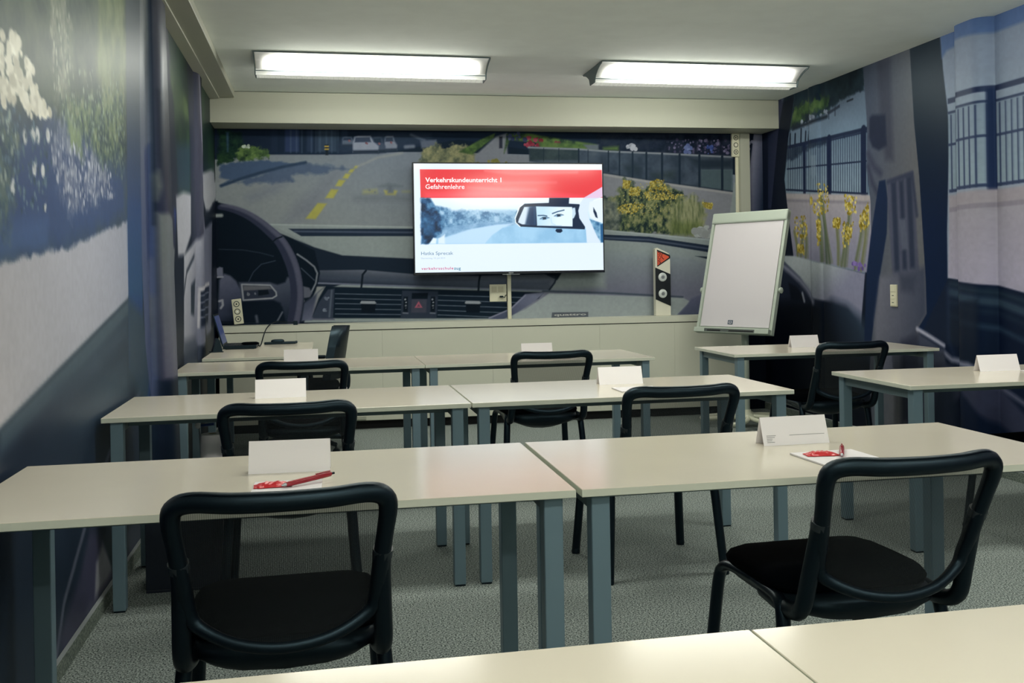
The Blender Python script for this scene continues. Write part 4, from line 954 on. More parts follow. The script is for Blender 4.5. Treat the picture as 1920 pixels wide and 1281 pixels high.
# ------------------------------------------------------------------ television
TVX0, TVX1, TVZ0, TVZ1, TVO = 0.778, 2.432, 1.262, 2.212, 0.15
tw, thh = TVX1-TVX0, TVZ1-TVZ0
tv = thing('television', 'large wall-mounted television showing a red and blue lesson slide', 'television', (TVX0, yback(TVX0)-TVO, TVZ0), math.atan(-0.02))
M_TVB = mat('tv_black', (8, 16, 30), 0.25)
box('casing', 0, tw, 0.0, 0.06, 0, thh, M_TVB, tv, 0.004)
box('bezel', 0.0, tw, -0.006, 0.0, 0.0, 0.022, M_TVB, tv, 0.002)
box('wall_bracket', tw*0.35, tw*0.65, 0.06, 0.13, thh*0.25, thh*0.75, M_DARK, tv, 0.004)
sw, sh, sx0, sz0 = tw-0.024, thh-0.034, 0.012, 0.022
def tvc(p):   # crop of the slide (760,290 at 4.923) -> fraction of the lit area
    tl, tr_, bl, br = np.array((66, 84)), np.array((1820, 88)), np.array((85, 1095)), np.array((1828, 1072))
    u, v = 0.5, 0.5; p = np.array(p, float)
    for _ in range(8):
        q = (tl*(1-u)+tr_*u)*(1-v)+(bl*(1-u)+br*u)*v
        du = ((tr_-tl)*(1-v)+(br-bl)*v); dv = ((bl-tl)*(1-u)+(br-tr_)*u)
        s_ = np.linalg.solve(np.array([du, dv]).T, p-q); u += s_[0]; v += s_[1]
    return (u*sw, (1-v)*sh)
T = Canvas(np.linspace(0, sw, 521), np.linspace(0, sh, 301), tvc, (222, 236, 250))
Pc = lambda *P: list(P)
T.poly(Pc((60, 60), (1840, 60), (1840, 135), (60, 135)), (226, 236, 252), 0.01)
T.poly(Pc((122, 137), (1818, 141), (1826, 400), (130, 404)), (226, 56, 62), 0.002)
T.poly(Pc((180, 360), (700, 320), (1180, 330), (1640, 395), (1640, 402), (180, 404)), (252, 84, 98), 0.03, 0.8)
for q, a in ((((720, 150), (1000, 178), (1580, 165)), 0.55), (((800, 260), (1380, 258)), 0.45), (((560, 305), (900, 325), (1190, 330)), 0.4)): T.line(q, 0.02, (248, 120, 118), 0.012, a)
T.poly(Pc((130, 404), (1828, 400), (1828, 816), (137, 832)), T.grad((900, 410), (232, 244, 250), (900, 820), (150, 196, 228)), 0.002)
T.poly(Pc((240, 470), (320, 480), (420, 515), (700, 520), (860, 540), (1020, 520), (1020, 640), (700, 640), (340, 690), (240, 690)), T.leaf([(60, 108, 150), (110, 156, 192), (160, 196, 222)], 26, 200), 0.012, rag=0.012)
T.poly(Pc((700, 510), (1000, 512), (1000, 560), (860, 548)), (150, 190, 218), 0.012, 0.8)
T.poly(Pc((240, 690), (700, 630), (960, 630), (1000, 660), (840, 660), (560, 700), (340, 770), (240, 780)), T.leaf([(96, 142, 182), (140, 180, 212)], 18, 201), 0.01)
T.poly(Pc((340, 775), (600, 690), (840, 648), (980, 640), (880, 680), (780, 750), (720, 826), (330, 829)), (184, 216, 242), 0.008)
T.poly(Pc((720, 826), (790, 745), (880, 680), (1000, 650), (1680, 690), (1680, 818)), T.leaf([(140, 188, 222), (160, 204, 234)], 10, 202), 0.006)
# driver's head in silhouette at the left edge
T.poly(Pc((130, 404), (215, 404), (250, 450), (290, 540), (335, 590), (345, 660), (320, 730), (260, 770), (200, 830), (137, 830)), T.leaf([(10, 32, 60), (24, 66, 108), (80, 130, 170)], 16, 203), 0.008, rag=0.006)
T.poly(Pc((245, 770), (275, 780), (270, 828), (210, 828)), (220, 236, 248), 0.006); T.poly(Pc((290, 780), (350, 740), (350, 828), (290, 828)), (214, 232, 246), 0.008)
T.poly(Pc((150, 560), (230, 600), (240, 740), (170, 720)), (60, 112, 156), 0.03, 0.6)
# rear-view mirror with a face
NV2 = (8, 30, 58)
T.poly(Pc((1315, 402), (1505, 401), (1500, 470), (1310, 470)), NV2, 0.003)
T.poly(Pc((1085, 456), (1340, 447), (1600, 460), (1640, 520), (1660, 640), (1650, 694), (1200, 676), (1040, 668), (1005, 640), (1000, 600), (1040, 490)), NV2, 0.003)
T.line(Pc((1040, 668), (1000, 630), (996, 590), (1035, 490), (1070, 458)), 0.008, (240, 248, 252), 0.003)
T.poly(Pc((1080, 486), (1185, 480), (1190, 655), (1060, 648), (1022, 630), (1030, 600)), T.grad((1090, 560), (210, 226, 240), (1150, 570), (40, 74, 110)), 0.004)
T.poly(Pc((1130, 490), (1170, 485), (1180, 655), (1090, 650)), (24, 50, 84), 0.01, 0.85)
T.poly(Pc((1190, 480), (1530, 486), (1540, 520), (1535, 668), (1200, 660), (1195, 560)), T.grad((1240, 560), (190, 222, 242), (1400, 600), (222, 240, 250)), 0.004)
T.poly(Pc((1535, 495), (1560, 492), (1566, 550), (1545, 600), (1535, 590)), (196, 220, 236), 0.004); T.poly(Pc((1538, 600), (1580, 560), (1640, 640), (1645, 670), (1540, 668)), NV2, 0.006)
for x, y, s_ in ((1270, 592, 1.0), (1405, 565, 1.1)):
    T.line(Pc((x-60*s_, y-30+s_*4), (x-10, y-28), (x+22, y-22)) if x < 1300 else Pc((x-60, y-18), (x-10, y-36), (x+50, y-50)), 0.009, (40, 76, 110), 0.003)
    T.poly(Pc((x-44, y+8), (x-14, y-10), (x+22, y-10), (x+42, y-2), (x+14, y+10), (x-14, y+14)), (120, 160, 190), 0.003)
    T.poly(Pc((x-18, y-8), (x+14, y-10), (x+16, y+8), (x-14, y+12)), (24, 44, 66), 0.003)
    T.line(Pc((x-44, y+6), (x-14, y-12), (x+22, y-12), (x+46, y-4)), 0.004, (30, 56, 84), 0.002)
T.line(Pc((1330, 590), (1340, 640), (1370, 652)), 0.006, (170, 206, 228), 0.005, 0.7); T.line(Pc((1330, 660), (1430, 662)), 0.006, (120, 160, 190), 0.004, 0.6)
T.poly(Pc((1382, 690), (1432, 690), (1440, 712), (1420, 726), (1390, 724), (1372, 708)), NV2, 0.003)
# swoosh logo on the right edge
T.poly(Pc((1640, 404), (1820, 300), (1826, 390), (1740, 420), (1700, 470), (1680, 540), (1700, 620), (1820, 816), (1670, 818), (1660, 680), (1600, 590), (1590, 520), (1610, 450)), (212, 228, 244), 0.003)
T.poly(Pc((1640, 404), (1820, 300), (1824, 388), (1780, 402)), (226, 196, 224), 0.004)
T.poly(Pc((1700, 440), (1826, 405), (1826, 640), (1760, 620), (1700, 580), (1690, 500)), (224, 236, 244), 0.006)
T.poly(Pc((1735, 490), (1765, 540), (1775, 590), (1755, 580), (1735, 530)), NV2, 0.004); T.poly(Pc((1700, 600), (1826, 640), (1826, 815), (1800, 815), (1750, 720)), T.leaf([(40, 92, 136), (120, 168, 200), (190, 216, 234)], 12, 205), 0.006)
T.poly(Pc((1800, 650), (1828, 640), (1828, 816), (1805, 816)), (30, 84, 130), 0.006)
M_SCR = vcol_mat('lit_screen', 0.12, 0.5, emission=0.98)
scr = T.sheet('screen', lambda U, V: (sx0+U, -0.004+0*U, sz0+V), M_SCR, tv)
def emt(name, rgb, s=1.0):
    mt = mat(name, (5, 5, 5), 0.3); b_ = mt.node_tree.nodes['Principled BSDF']; b_.inputs['Emission Color'].default_value = (*lin(rgb), 1); b_.inputs['Emission Strength'].default_value = s; return mt
def slide(body, x0, y0, x1, y1, material, bold=0.0, spacing=1.0):
    """text between crop corners: baseline/top-left and right"""
    a = tvc((x0, y1)); c = tvc((x1, y0))
    text('slide_text', body, c[0]-a[0], c[1]-a[1], sx0+a[0], -0.0055, sz0+a[1], material, scr, bold, spacing)
slide('Verkehrskundeunterricht 1', 172, 214, 868, 258, emt('slide_white', (250, 246, 246), 1.05), 0.022)
slide('Gefahrenlehre', 174, 276, 528, 320, emt('slide_white', (250, 246, 246)), 0.006)
slide('Hatka Sprecak', 137, 898, 425, 942, emt('slide_grey', (84, 124, 150)), 0.0)
slide('Donnerstag, 10. Juli 2014', 137, 953, 352, 972, emt('slide_pale', (150, 176, 196)))
slide('verkehrsschule', 139, 1041, 428, 1070, emt('slide_crimson', (196, 52, 104)), 0.012, 1.15)
slide('zug', 434, 1049, 494, 1078, emt('slide_teal', (24, 112, 140)), 0.014, 1.1)
box('badge_bar', tw*0.455, tw*0.545, -0.0085, -0.006, -0.006, -0.002, M_SILVER, tv); box('badge', tw*0.487, tw*0.512, -0.0075, -0.006, 0.006, 0.012, M_SILVER, tv)

# ------------------------------------------------------------------ sockets, ducts, plates on the back wall
def wx(px, py): return to_back((px, py))
def on_wall(name, label, cat, x, z, off=0.0, group=None): return thing(name, label, cat, (x, yback(x)-off, z), math.atan(-0.02), group)
x0, z1 = wx(953.5, 512); _, z0 = wx(955, 603)
t = on_wall('cable_duct', 'narrow cream cable duct between television and ledge', 'cable duct', x0-0.016, LZ)
box('duct_base', 0, 0.034, -0.022, 0.0, 0, 1.33-LZ, M_PLATE, t, 0.003); box('duct_lid', 0.002, 0.032, -0.0255, -0.022, 0, 1.33-LZ, M_PLATE, t, 0.001)
x0, z0 = wx(918, 566); x1, z1 = wx(949, 533)
t = on_wall('wall_socket', 'square cream socket plate below the television with a black plug', 'socket', x0, z0)
W_, H_ = x1-x0, z1-z0
box('plate', 0, W_, -0.012, 0, 0, H_, M_PLATE, t, 0.003)
for xx in (0.12, 0.52): box('flap', xx*W_, (xx+0.3)*W_, -0.0145, -0.012, H_*0.55, H_*0.88, mat('socket_flap', (196, 192, 166), 0.4), t, 0.002)
pl = box('plug', 0.58*W_, 0.78*W_, -0.04, -0.012, H_*0.24, H_*0.34, M_BLK, t, 0.004)
tube('plug_cable', crom([(0.78*W_, -0.03, H_*0.28), (0.86*W_, -0.03, H_*0.24), (0.92*W_, -0.028, H_*0.36), (1.0*W_, -0.018, H_*0.36)], 5), 0.0035, M_BLK, pl, 8)
M_HOLE = mat('socket_hole', (70, 78, 74), 0.5)
def socket_strip(label, x, z, w_, h_, off, lean=0.0):
    t = on_wall('socket_strip', label, 'socket strip', x, z, off, 'three-way socket strips')
    t.rotation_euler = (0, lean, math.atan(-0.02))
    box('strip_body', 0, w_, -0.035, 0, 0, h_, M_PLATE, t, 0.005)
    for k in range(3):
        zc = h_*(0.2+0.3*k)
        s_ = lathe('socket', [(w_*0.33, -0.0365), (w_*0.33, -0.0345), (w_*0.26, -0.034)], M_HOLE, t, 20, (w_/2, 0, zc), 'y')
        lathe('socket_face', [(w_*0.24, -0.0372), (w_*0.24, -0.036)], M_PLATE, s_, 16, (w_/2, 0, zc), 'y')
        lathe('pin_hole', [(w_*0.09, -0.0378), (w_*0.09, -0.037)], M_DARK if k != 1 else M_CARD, s_, 10, (w_/2, 0, zc), 'y')
    return t
socket_strip('three-way socket strip on the post near the header beam', 3.672, 2.287, 0.068, 0.214, 0.0)
socket_strip('three-way socket strip leaning against the printed steering wheel', -0.685, LZ+0.012, 0.075, 0.205, 0.12, -0.10)
x0, _ = wx(1380, 400)
t = on_wall('cable_conduit', 'thin cream conduit running down from the socket strip by the post', 'conduit', 3.708, LZ)
box('conduit', 0, 0.026, -0.02, 0, 0, 2.287-LZ, M_PLATE, t, 0.003)
for z in (0.25, 0.8): box('conduit_clip', -0.002, 0.028, -0.022, 0, z, z+0.02, M_PLATE, t, 0.001)
# light switch on the right wall
yS = 6.24
t = thing('light_switch', 'cream switch and socket plate on the right wall beside the printed grille', 'switch', (float(xright(yS)), yS, 0.985))
box('plate', -0.012, 0.002, -0.038, 0.038, 0, 0.155, M_PLATE, t, 0.003)
for k, (z0, z1) in enumerate(((0.105, 0.15), (0.055, 0.1), (0.006, 0.05))):
    r_ = box('rocker', -0.0145, -0.012, -0.03, 0.03, z0, z1, M_PLATE, t, 0.002)
    if k: box('slot', -0.0152, -0.0145, -0.012, 0.012, (z0+z1)/2-0.002, (z0+z1)/2+0.003, M_HOLE, r_)

# ------------------------------------------------------------------ roadside marker post
PX0, PX1 = 2.892, 3.03; pw = PX1-PX0
t = on_wall('marker_post', 'white roadside marker post with black band and SOS triangle on the ledge', 'marker post', PX0, LZ+0.0005, 0.11)
M_PW = mat('marker_white', (222, 220, 204), 0.4); M_PB = mat('marker_black', (8, 18, 26), 0.4); M_OR = mat('marker_orange', (226, 92, 62), 0.45); M_RF = mat('reflector_glass', (206, 212, 210), 0.15)
PH = 0.60
prism('post_body', [(0, 0), (pw, 0), (pw, PH-0.07), (pw*0.9, PH-0.05), (0.02, PH), (0, PH-0.015)], -0.03, 0.03, M_PW, t, 0.003)
band = prism('black_band', [(0, 0.145), (pw, 0.085), (pw, 0.365), (0, 0.425)], -0.0335, -0.0300, M_PB, t)
for z in (0.195, 0.34):
    rf = lathe('reflector', [(0.039, -0.034), (0.036, -0.040), (0.026, -0.043)], M_RF, t, 24, (pw*0.47, 0, z), 'y')
    lathe('reflector_core', [(0.016, -0.0445), (0.012, -0.043)], M_SILVER, rf, 12, (pw*0.47, 0, z), 'y')
tri = prism('triangle_border', [(0.018, 0.432), (pw, 0.506), (pw, 0.526), (pw-0.006, 0.536), (0.018, PH-0.018)], -0.0335, -0.0300, M_PB, t)
prism('triangle', [(0.020, 0.443), (pw-0.012, 0.512), (pw-0.016, 0.522), (0.020, PH-0.032)], -0.0342, -0.0334, M_OR, tri)
for k, ch in enumerate('SOS'): text('lettering', ch, 0.026, 0.032, 0.026, -0.0348, 0.548-0.038*k-0.012, M_PB, tri, 0.0)
tube('handset_symbol', crom([(0.070, -0.0348, 0.552), (0.060, -0.0348, 0.535), (0.062, -0.0348, 0.513), (0.078, -0.0348, 0.498)], 4), [0.0045]+[0.003]*11+[0.0045], M_PB, tri, 8)

# ------------------------------------------------------------------ flip chart
FX, FY, FZ, FYAW, FT, FW, FH = 3.216, 7.282, 0.755, -1.047, 0.264, 0.70, 1.01
r_ = Vector((math.cos(FYAW), math.sin(FYAW), 0)); n_ = Vector((math.sin(FYAW), -math.cos(FYAW), 0))
fc = thing('flip_chart', 'white flip chart leaning back on a wheeled stand at the right', 'flip chart', (FX-n_.x*0.16, FY-n_.y*0.16, 0), FYAW)
M_FB = mat('board_white', (198, 194, 198), 0.4); M_FG = mat('board_grey_frame', (168, 178, 166), 0.45)
tilt = Matrix.Translation((0, -0.16, FZ)) @ Matrix.Rotation(-FT, 4, 'X')
def fb(name, x0, x1, y0, y1, z0, z1, material, parent=None, bev=0.002):
    o = box(name, x0, x1, y0, y1, z0, z1, material, parent or fc, bev)
    o.data.transform(tilt); return o
board = fb('board', -FW/2, FW/2, 0.0, 0.022, 0.035, FH-0.01, M_FG)
fb('paper_pad', -FW/2+0.022, FW/2-0.022, -0.008, 0.0, 0.055, FH-0.085, M_FB, board)
for s in (-1, 1): fb('side_profile', s*FW/2-0.012, s*FW/2+0.012, -0.012, 0.026, 0.0, FH-0.02, M_FG)
clip = fb('top_clamp', -FW/2-0.012, FW/2+0.012, -0.022, 0.034, FH-0.088, FH+0.004, M_FG, None, 0.012)
tray = fb('pen_tray', -FW/2-0.006, FW/2+0.006, -0.05, 0.024, 0.0, 0.04, M_FG, None, 0.004)
fb('tray_recess', -FW/2+0.10, FW/2-0.12, -0.0515, -0.049, 0.006, 0.03, M_HOLE, tray, 0.001)
for x0, x1 in ((-FW/2+0.13, -FW/2+0.26), (-FW/2+0.34, FW/2-0.13)): fb('pen_slot', x0, x1, -0.0525, -0.051, 0.009, 0.02, M_DARK, tray, 0.0005)
lg = fb('logo', -0.06, -0.012, -0.0095, -0.008, 0.075, 0.11, mat('logo_blue_grey', (60, 76, 92), 0.5), board, 0.0005)
fb('logo_mark', -0.050, -0.022, -0.0102, -0.0094, 0.083, 0.102, M_FB, lg, 0.0003); fb('logo_mark', -0.045, -0.026, -0.0108, -0.0101, 0.088, 0.098, mat('logo_blue_grey', (60, 76, 92)), lg, 0.0003)
for s in (-1, 1):
    k_ = lathe('clamp_knob', [(0.012, 0.0), (0.022, 0.006), (0.024, 0.02), (0.014, 0.028)], M_FG, fc, 16, (0, 0, 0), 'x')
    k_.data.transform(Matrix.Diagonal((s, 1, 1, 1))); k_.data.transform(Matrix.Translation((s*(FW/2+0.012), 0.012, 0.36))); k_.data.transform(tilt)
tube('column', [(0, 0.0, 0.09), (0, 0.0, 0.93)], 0.03, M_FG, fc, 16); tube('inner_column', [(0, 0.0, 0.85), (0, 0.0, 1.10)], 0.022, M_SILVER, fc, 14)
box('pivot_bracket', -0.05, 0.05, -0.036, 0.04, 1.02, 1.10, M_FG, fc, 0.008)
M_FBASE = mat('base_cream_plastic', (206, 208, 186), 0.4)
lathe('base_hub', [(0.075, 0.06), (0.075, 0.085), (0.045, 0.11), (0.036, 0.14)], M_FBASE, fc, 20)
for k in range(5):
    a = math.radians(72*k+66); ca, sa = math.cos(a), math.sin(a)
    path = [(0.05, 0.035, 0.085), (0.18, 0.085, 0.078), (0.31, 0.07, 0.066), (0.355, 0.0, 0.062), (0.31, -0.07, 0.066), (0.18, -0.085, 0.078), (0.05, -0.035, 0.085)]
    pts = [(x*ca-y*sa, x*sa+y*ca, z) for x, y, z in crom(path, 5)]
    lp = tube('base_loop', pts, 0.018, M_FBASE, fc, 10)
    lathe('caster', [(0.012, -0.02), (0.024, -0.018), (0.024, 0.018), (0.012, 0.02)], M_BLK, lp, 14, (0.335*ca, 0.335*sa, 0.024), 'x')

# ------------------------------------------------------------------ name cards, notepads, packets, pens
def tent_card(label, x, y, z, rz=0.0, wd=0.21, hgt=0.079, dep=0.026, printed=False):
    t = thing('name_card', label, 'name card', (x, y, z), rz, 'folded name cards')
    bm = bmesh.new(); th = 0.0006
    for s in (-1, 1):
        A = [bm.verts.new(p) for p in ((-wd/2, s*dep, 0), (wd/2, s*dep, 0), (wd/2, 0, hgt), (-wd/2, 0, hgt))]
        B = [bm.verts.new(p) for p in ((-wd/2, s*(dep-th), 0), (wd/2, s*(dep-th), 0), (wd/2, 0, hgt-th*2), (-wd/2, 0, hgt-th*2))]
        bm.faces.new(A); bm.faces.new(B[::-1])
        for i in range(4): bm.faces.new((A[i], B[i], B[(i+1) % 4], A[(i+1) % 4]))
    c = bm_put('folded_card', bm, M_CARD, t)
    if printed:
        bm = bmesh.new()
        def ln(x0, x1, h, th_):
            q = []
            for xx, hh in ((x0, h), (x1, h), (x1, h+th_), (x0, h+th_)):
                f = hh/hgt; q.append(bm.verts.new((xx, -dep*(1-f)-0.0008, hh)))
            bm.faces.new(q)
        for k, l_ in enumerate((0.03, 0.026, 0.018, 0.016, 0.024)): ln(-wd/2+0.012, -wd/2+0.012+l_, 0.027-k*0.0045, 0.0014)
        o = bm_put('printed_lines', bm, M_INK, c); o['kind'] = 'stuff'
        bm = bmesh.new(); ln(-wd/2+0.085, wd/2-0.012, 0.0265, 0.0013); bm_put('name_line', bm, M_INK, c)
    return t
Z = TH
tent_card('blank name card on the nearest left table, largest of the cards', -0.084, 2.662, Z, -0.05, 0.211, 0.082)
tent_card('name card with small printed lines on the nearest right table', 1.366, 2.680, Z, 0.02, 0.21, 0.080, 0.027, True)
tent_card('blank name card above the middle left chair', -0.171, 4.335, Z, 0.01, 0.213)
tent_card('name card on the middle row table left of the middle right chair', 1.358, 4.352, Z, -0.01, 0.209)
tent_card('name card peeking over the front row chair by the laptop desk', -0.118, 6.12, Z, 0.0, 0.205)
tent_card('name card behind the front row chair below the television', 1.345, 6.06, Z, 0.0, 0.20)
tent_card('name card on the table in front of the flip chart', 3.175, 6.048, Z, 0.03, 0.205)
tent_card('name card on the table at the right edge', 3.290, 4.295, Z, 0.0, 0.225)
def notepad(label, x, y, z, rz=0.0, wd=0.148, dp=0.21):
    t = thing('notepad', label, 'notepad', (x, y, z), rz, 'notepads on the tables')
    box('pages', -wd/2, wd/2, -dp/2, dp/2, 0.0008, 0.005, M_PAPER, t, 0.0004, 1)
    box('backing_board', -wd/2, wd/2, -dp/2, dp/2, 0, 0.0008, M_INK, t)
    return t
def packet(label, x, y, z, rz=0.0, L_=0.085, w_=0.045, seed=0):
    rnd = random.Random(seed)
    t = thing('sweet_packet', label, 'sweet packet', (x, y, z), rz, 'red sweet packets')
    bm = bmesh.new(); NX, NY = 16, 9; g = [[], []]
    for j in range(NY):
        for i in range(NX):
            u = i/(NX-1)*2-1; v = j/(NY-1)*2-1
            wv_ = w_/2*(1-0.18*(abs(u) > 0.86))
            h = 0.008*max(0, 1-abs(u)**3)*max(0, 1-abs(v)**2.4)*(0.7+0.6*rnd.random())
            e = (0.002*math.sin(v*14) if abs(u) > 0.9 else 0)
            g[0].append(bm.verts.new((u*L_/2+e, v*wv_, 0.003+h))); g[1].append(bm.verts.new((u*L_/2+e, v*wv_, 0.0005+0.0012*(1-abs(u)))))
    for j in range(NY-1):
        for i in range(NX-1):
            a = j*NX+i
            bm.faces.new((g[0][a], g[0][a+1], g[0][a+NX+1], g[0][a+NX])); bm.faces.new((g[1][a], g[1][a+NX], g[1][a+NX+1], g[1][a+1]))
    for j in range(NY-1):
        for i in (0, NX-1):
            a = j*NX+i; bm.faces.new((g[0][a], g[0][a+NX], g[1][a+NX], g[1][a]))
    for i in range(NX-1):
        for j in (0, NY-1):
            a = j*NX+i; bm.faces.new((g[0][a], g[0][a+1], g[1][a+1], g[1][a]))
    bm_put('foil_wrapper', bm, M_RED, t, False)
    bm = bmesh.new()
    for s in (-1, 1): add_box(bm, s*L_/2-0.002, s*L_/2+0.004, -w_*0.42, w_*0.42, 0.001, 0.0022)
    bm_put('crimped_end', bm, M_RED, t)
    return t
def pen(label, x, y, z, rz=0.0, lift=0.0):
    t = thing('ballpoint_pen', label, 'pen', (x, y, z), rz, 'red ballpoint pens'); t.rotation_euler = (0, -lift, rz)
    lathe('barrel', [(0.0045, 0.012), (0.0065, 0.02), (0.0070, 0.10), (0.0066, 0.136), (0.004, 0.14)], M_REDPEN, t, 12, (0, 0, 0.0072), 'x')
    lathe('tip', [(0.001, 0.0), (0.0035, 0.006), (0.0045, 0.012)], M_SILVER, t, 10, (0, 0, 0.0072), 'x')
    lathe('push_button', [(0.003, 0.14), (0.003, 0.148)], M_BLK, t, 10, (0, 0, 0.0072), 'x')
    box('pocket_clip', 0.095, 0.137, -0.002, 0.002, 0.0145, 0.0165, M_REDPEN, t, 0.0005)
    return t
def set_(x, y, where, a=0.0, pr=0.0, seed=0, pn=None, with_red=True, wd=0.148, dp=0.21):
    notepad('white notepad '+where, x, y, Z, a, wd, dp)
    if with_red:
        packet('red foil sweet packet '+where, x-0.035, y+dp*0.19, Z+0.0052, pr, 0.085, 0.045, seed)
        px_, py_, pa, lf = pn or (0.0, 0.03, 0.5, 0.0)
        pen('red ballpoint pen '+where, x+px_, y+py_, Z+0.0052, pa, lf)
set_(-0.085, 2.41, 'before the blank card on the nearest left table', -0.02, 0.05, 1, (-0.012, 0.005, 0.55, 0.06), True, 0.165, 0.2)
set_(1.37, 2.42, 'before the printed card on the nearest right table', 0.04, -0.12, 2, (-0.005, -0.02, 1.05, 0.0), True, 0.19, 0.19)
set_(1.36, 4.10, 'on the middle row table, seen through the right chair', 0.0, 0, 3, None, False, 0.19, 0.15)
set_(-0.105, 5.84, 'behind the mesh of the front left chair by the laptop', 0.0, 0.0, 4, (-0.08, 0.02, 0.12, 0.0), True, 0.19, 0.20)
set_(1.43, 5.86, 'behind the mesh of the front row chair below the television', -0.04, 0.1, 5, (0.0, 0.02, 0.35, 0.0), True, 0.2, 0.2)
set_(3.32, 5.86, 'on the table in front of the flip chart', 0.0, 0.0, 6, (0.01, 0.02, 0.9, 0.0), True, 0.24, 0.2)
set_(3.44, 4.12, 'on the table at the right edge', 0.03, -0.1, 7, None, True)

# ------------------------------------------------------------------ things on the teacher's desk
lp = thing('laptop', 'black open laptop on the far left desk, bluish screen facing right', 'laptop', (-0.565, 7.38, DZ), math.radians(90))
# local: x along width (world y), -y towards user (world +x)
box('base', -0.17, 0.17, -0.115, 0.115, 0.004, 0.026, M_BLK, lp, 0.004)
bm = bmesh.new()
for r_i in range(5):
    for c_i in range(13): add_box(bm, -0.15+c_i*0.0232, -0.131+c_i*0.0232, 0.07-r_i*0.022, 0.087-r_i*0.022, 0.026, 0.0275)
kb = bm_put('keyboard', bm, mat('key_grey', (34, 40, 46), 0.5), lp); kb['kind'] = 'stuff'
box('touchpad', -0.045, 0.045, -0.1, -0.045, 0.026, 0.0266, mat('key_grey', (34, 40, 46)), lp, 0.0003)
for x in (-0.15, 0.15): box('rubber_foot', x-0.012, x+0.012, -0.1, 0.1, 0, 0.004, M_BLK, lp)
lid_m = Matrix.Translation((0, 0.112, 0.024)) @ Matrix.Rotation(math.radians(-16), 4, 'X')
lid = box('lid', -0.17, 0.17, 0.0, 0.010, 0.0, 0.235, M_BLK, lp, 0.003); lid.data.transform(lid_m)
dsp = box('display', -0.158, 0.158, -0.0012, 0.0, 0.016, 0.222, emt('laptop_display', (52, 70, 124), 0.4), lid); dsp.data.transform(lid_m)
t = thing('upright_gadget', 'small black upright gadget at the left front of the laptop desk', 'gadget', (-0.700, 6.99, DZ), 0.3)
prism('stand', [(-0.035, 0), (0.03, 0), (0.034, 0.01), (0.018, 0.08), (0.004, 0.098), (-0.01, 0.094), (-0.02, 0.05)], -0.025, 0.025, M_BLK, t, 0.003); box('base_plate', -0.045, 0.04, -0.03, 0.03, 0, 0.006, M_BLK, t, 0.002)
t = thing('remote_control', 'black handheld device lying flat on the laptop desk', 'device', (-0.30, 7.66, DZ), 0.08)
box('body', -0.12, 0.115, -0.028, 0.028, 0.0, 0.018, M_BLK, t, 0.006); pad_mesh('grip', 0.05, -0.03, 0.03, 0.038, 0.024, M_BLK, t).location = (-0.02, 0, 0)
lathe('lens', [(0.010, 0.112), (0.010, 0.125), (0.006, 0.128)], M_BLKT, t, 12, (0, 0, 0.012), 'x')
t = thing('power_cable', 'thin black cable rising from the laptop to the ledge', 'cable', (0, 0, 0))
c0 = (-0.46, 7.46, DZ+0.036); c1 = (-0.415, 7.9, 0.86); c2 = (-0.36, yback(-.3)-LOFF+0.05, LZ+0.03); c3 = (-0.20, yback(-.2)-LOFF+0.05, LZ+0.018)
tube('cable_run', crom([(-0.445, 7.40, DZ+0.014), (-0.435, 7.5, DZ+0.01), c1, c2, (-0.28, yback(-.3)-LOFF+0.05, LZ+0.026), c3], 6), 0.0045, M_BLK, t, 8); box('cable_plug', -0.215, -0.18, c3[1]-0.012, c3[1]+0.012, LZ, LZ+0.034, M_BLK, t, 0.003)
t = thing('pouch', 'folded black pouch resting on the laptop keyboard', 'pouch', (-0.50, 7.33, DZ+0.0276), 0.2)
pad_mesh('pouch_body', 0.06, -0.05, 0.05, 0.016, 0.014, M_FAB, t)

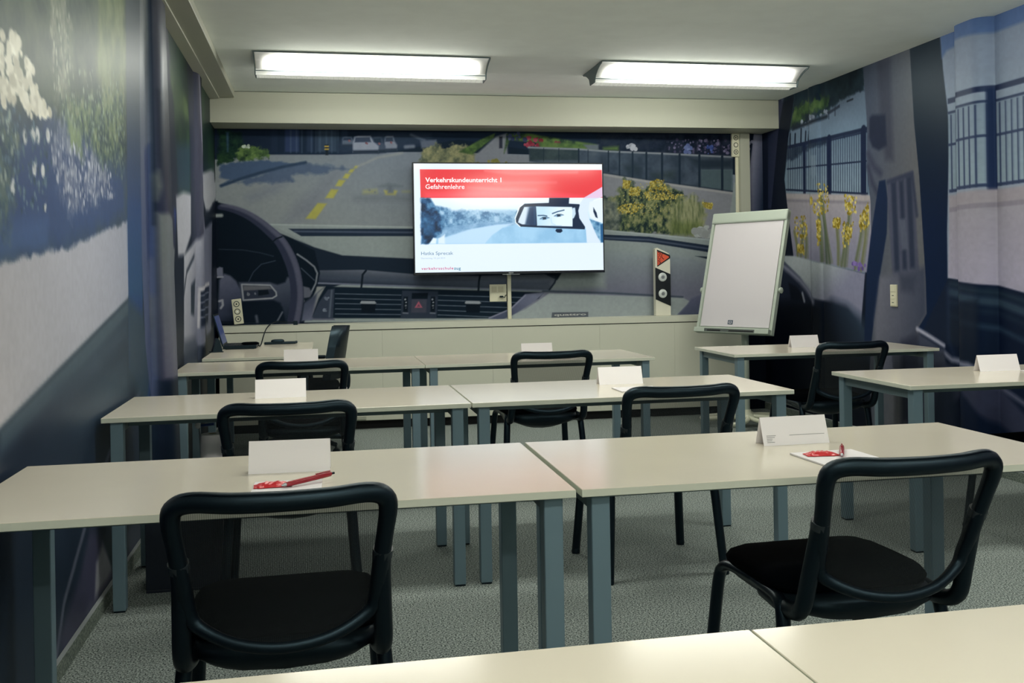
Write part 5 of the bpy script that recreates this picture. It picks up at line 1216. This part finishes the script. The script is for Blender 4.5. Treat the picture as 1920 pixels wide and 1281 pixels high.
# ------------------------------------------------------------------ crate and paper roll under the middle row table
t = thing('storage_crate', 'dark crate on the floor under the middle left table', 'crate', (-0.548, 4.24, 0))
M_CR = mat('crate_navy', (18, 28, 44), 0.5)
for nm, q in (('floor_panel', (-0.15, 0.15, -0.13, 0.13, 0.0, 0.012)), ('side_panel', (-0.15, 0.15, -0.13, -0.118, 0.012, 0.36)), ('side_panel', (-0.15, 0.15, 0.118, 0.13, 0.012, 0.36)), ('end_panel', (-0.15, -0.138, -0.118, 0.118, 0.012, 0.36)), ('end_panel', (0.138, 0.15, -0.118, 0.118, 0.012, 0.36)), ('lid_panel', (-0.155, 0.155, -0.135, 0.135, 0.36, 0.372))):
    box(nm, *q, M_CR, t, 0.002)
t = thing('paper_roll', 'white paper towel roll standing on the crate', 'paper roll', (-0.447, 4.24, 0.372))
bm = bmesh.new(); rings = []
for r, z in ((0.020, 0.0), (0.050, 0.0), (0.052, 0.01), (0.049, 0.23), (0.047, 0.235), (0.018, 0.236), (0.018, 0.0)):
    rings.append([bm.verts.new((r*math.cos(k*math.pi/12), r*math.sin(k*math.pi/12), z)) for k in range(24)])
for A, B in zip(rings, rings[1:]):
    for k in range(24): bm.faces.new((A[k], A[(k+1) % 24], B[(k+1) % 24], B[k]))
bm_put('towel_layers', bm, M_PAPER, t, True, 40); tube('cardboard_core', [(0, 0, 0.002), (0, 0, 0.2355)], 0.0175, mat('cardboard', (150, 140, 112), 0.8), t, 16)
t = thing('tissue', 'crumpled red tissue in front of the paper roll', 'tissue', (-0.42, 4.155, 0.372))
bm = bmesh.new(); rnd = random.Random(3); bmesh.ops.create_icosphere(bm, subdivisions=3, radius=0.035)
for v in bm.verts: v.co = Vector((v.co.x*1.5, v.co.y*0.8, max(0, v.co.z*1.1+0.03)))*(0.75+0.4*rnd.random())
bm_put('crumple', bm, mat('dark_red_paper', (120, 16, 30), 0.6), t)
t = thing('pointer_stick', 'blue stick with white ball tip beside the paper roll', 'pointer', (-0.50, 4.335, 0.372))
tube('rod', [(0, 0, 0.0), (-0.01, 0.0, 0.255), ], 0.004, mat('silver_rod', (150, 156, 160), 0.3), t, 8); tube('handle', [(-0.01, 0, 0.257), (0.05, 0.0, 0.262)], 0.006, mat('blue_plastic', (28, 70, 140), 0.4), t, 8)
lathe('ball_tip', [(0.004, -0.013), (0.011, -0.007), (0.013, 0.0), (0.011, 0.007), (0.004, 0.013)], M_CARD, t, 14, (-0.016, 0, 0.258))
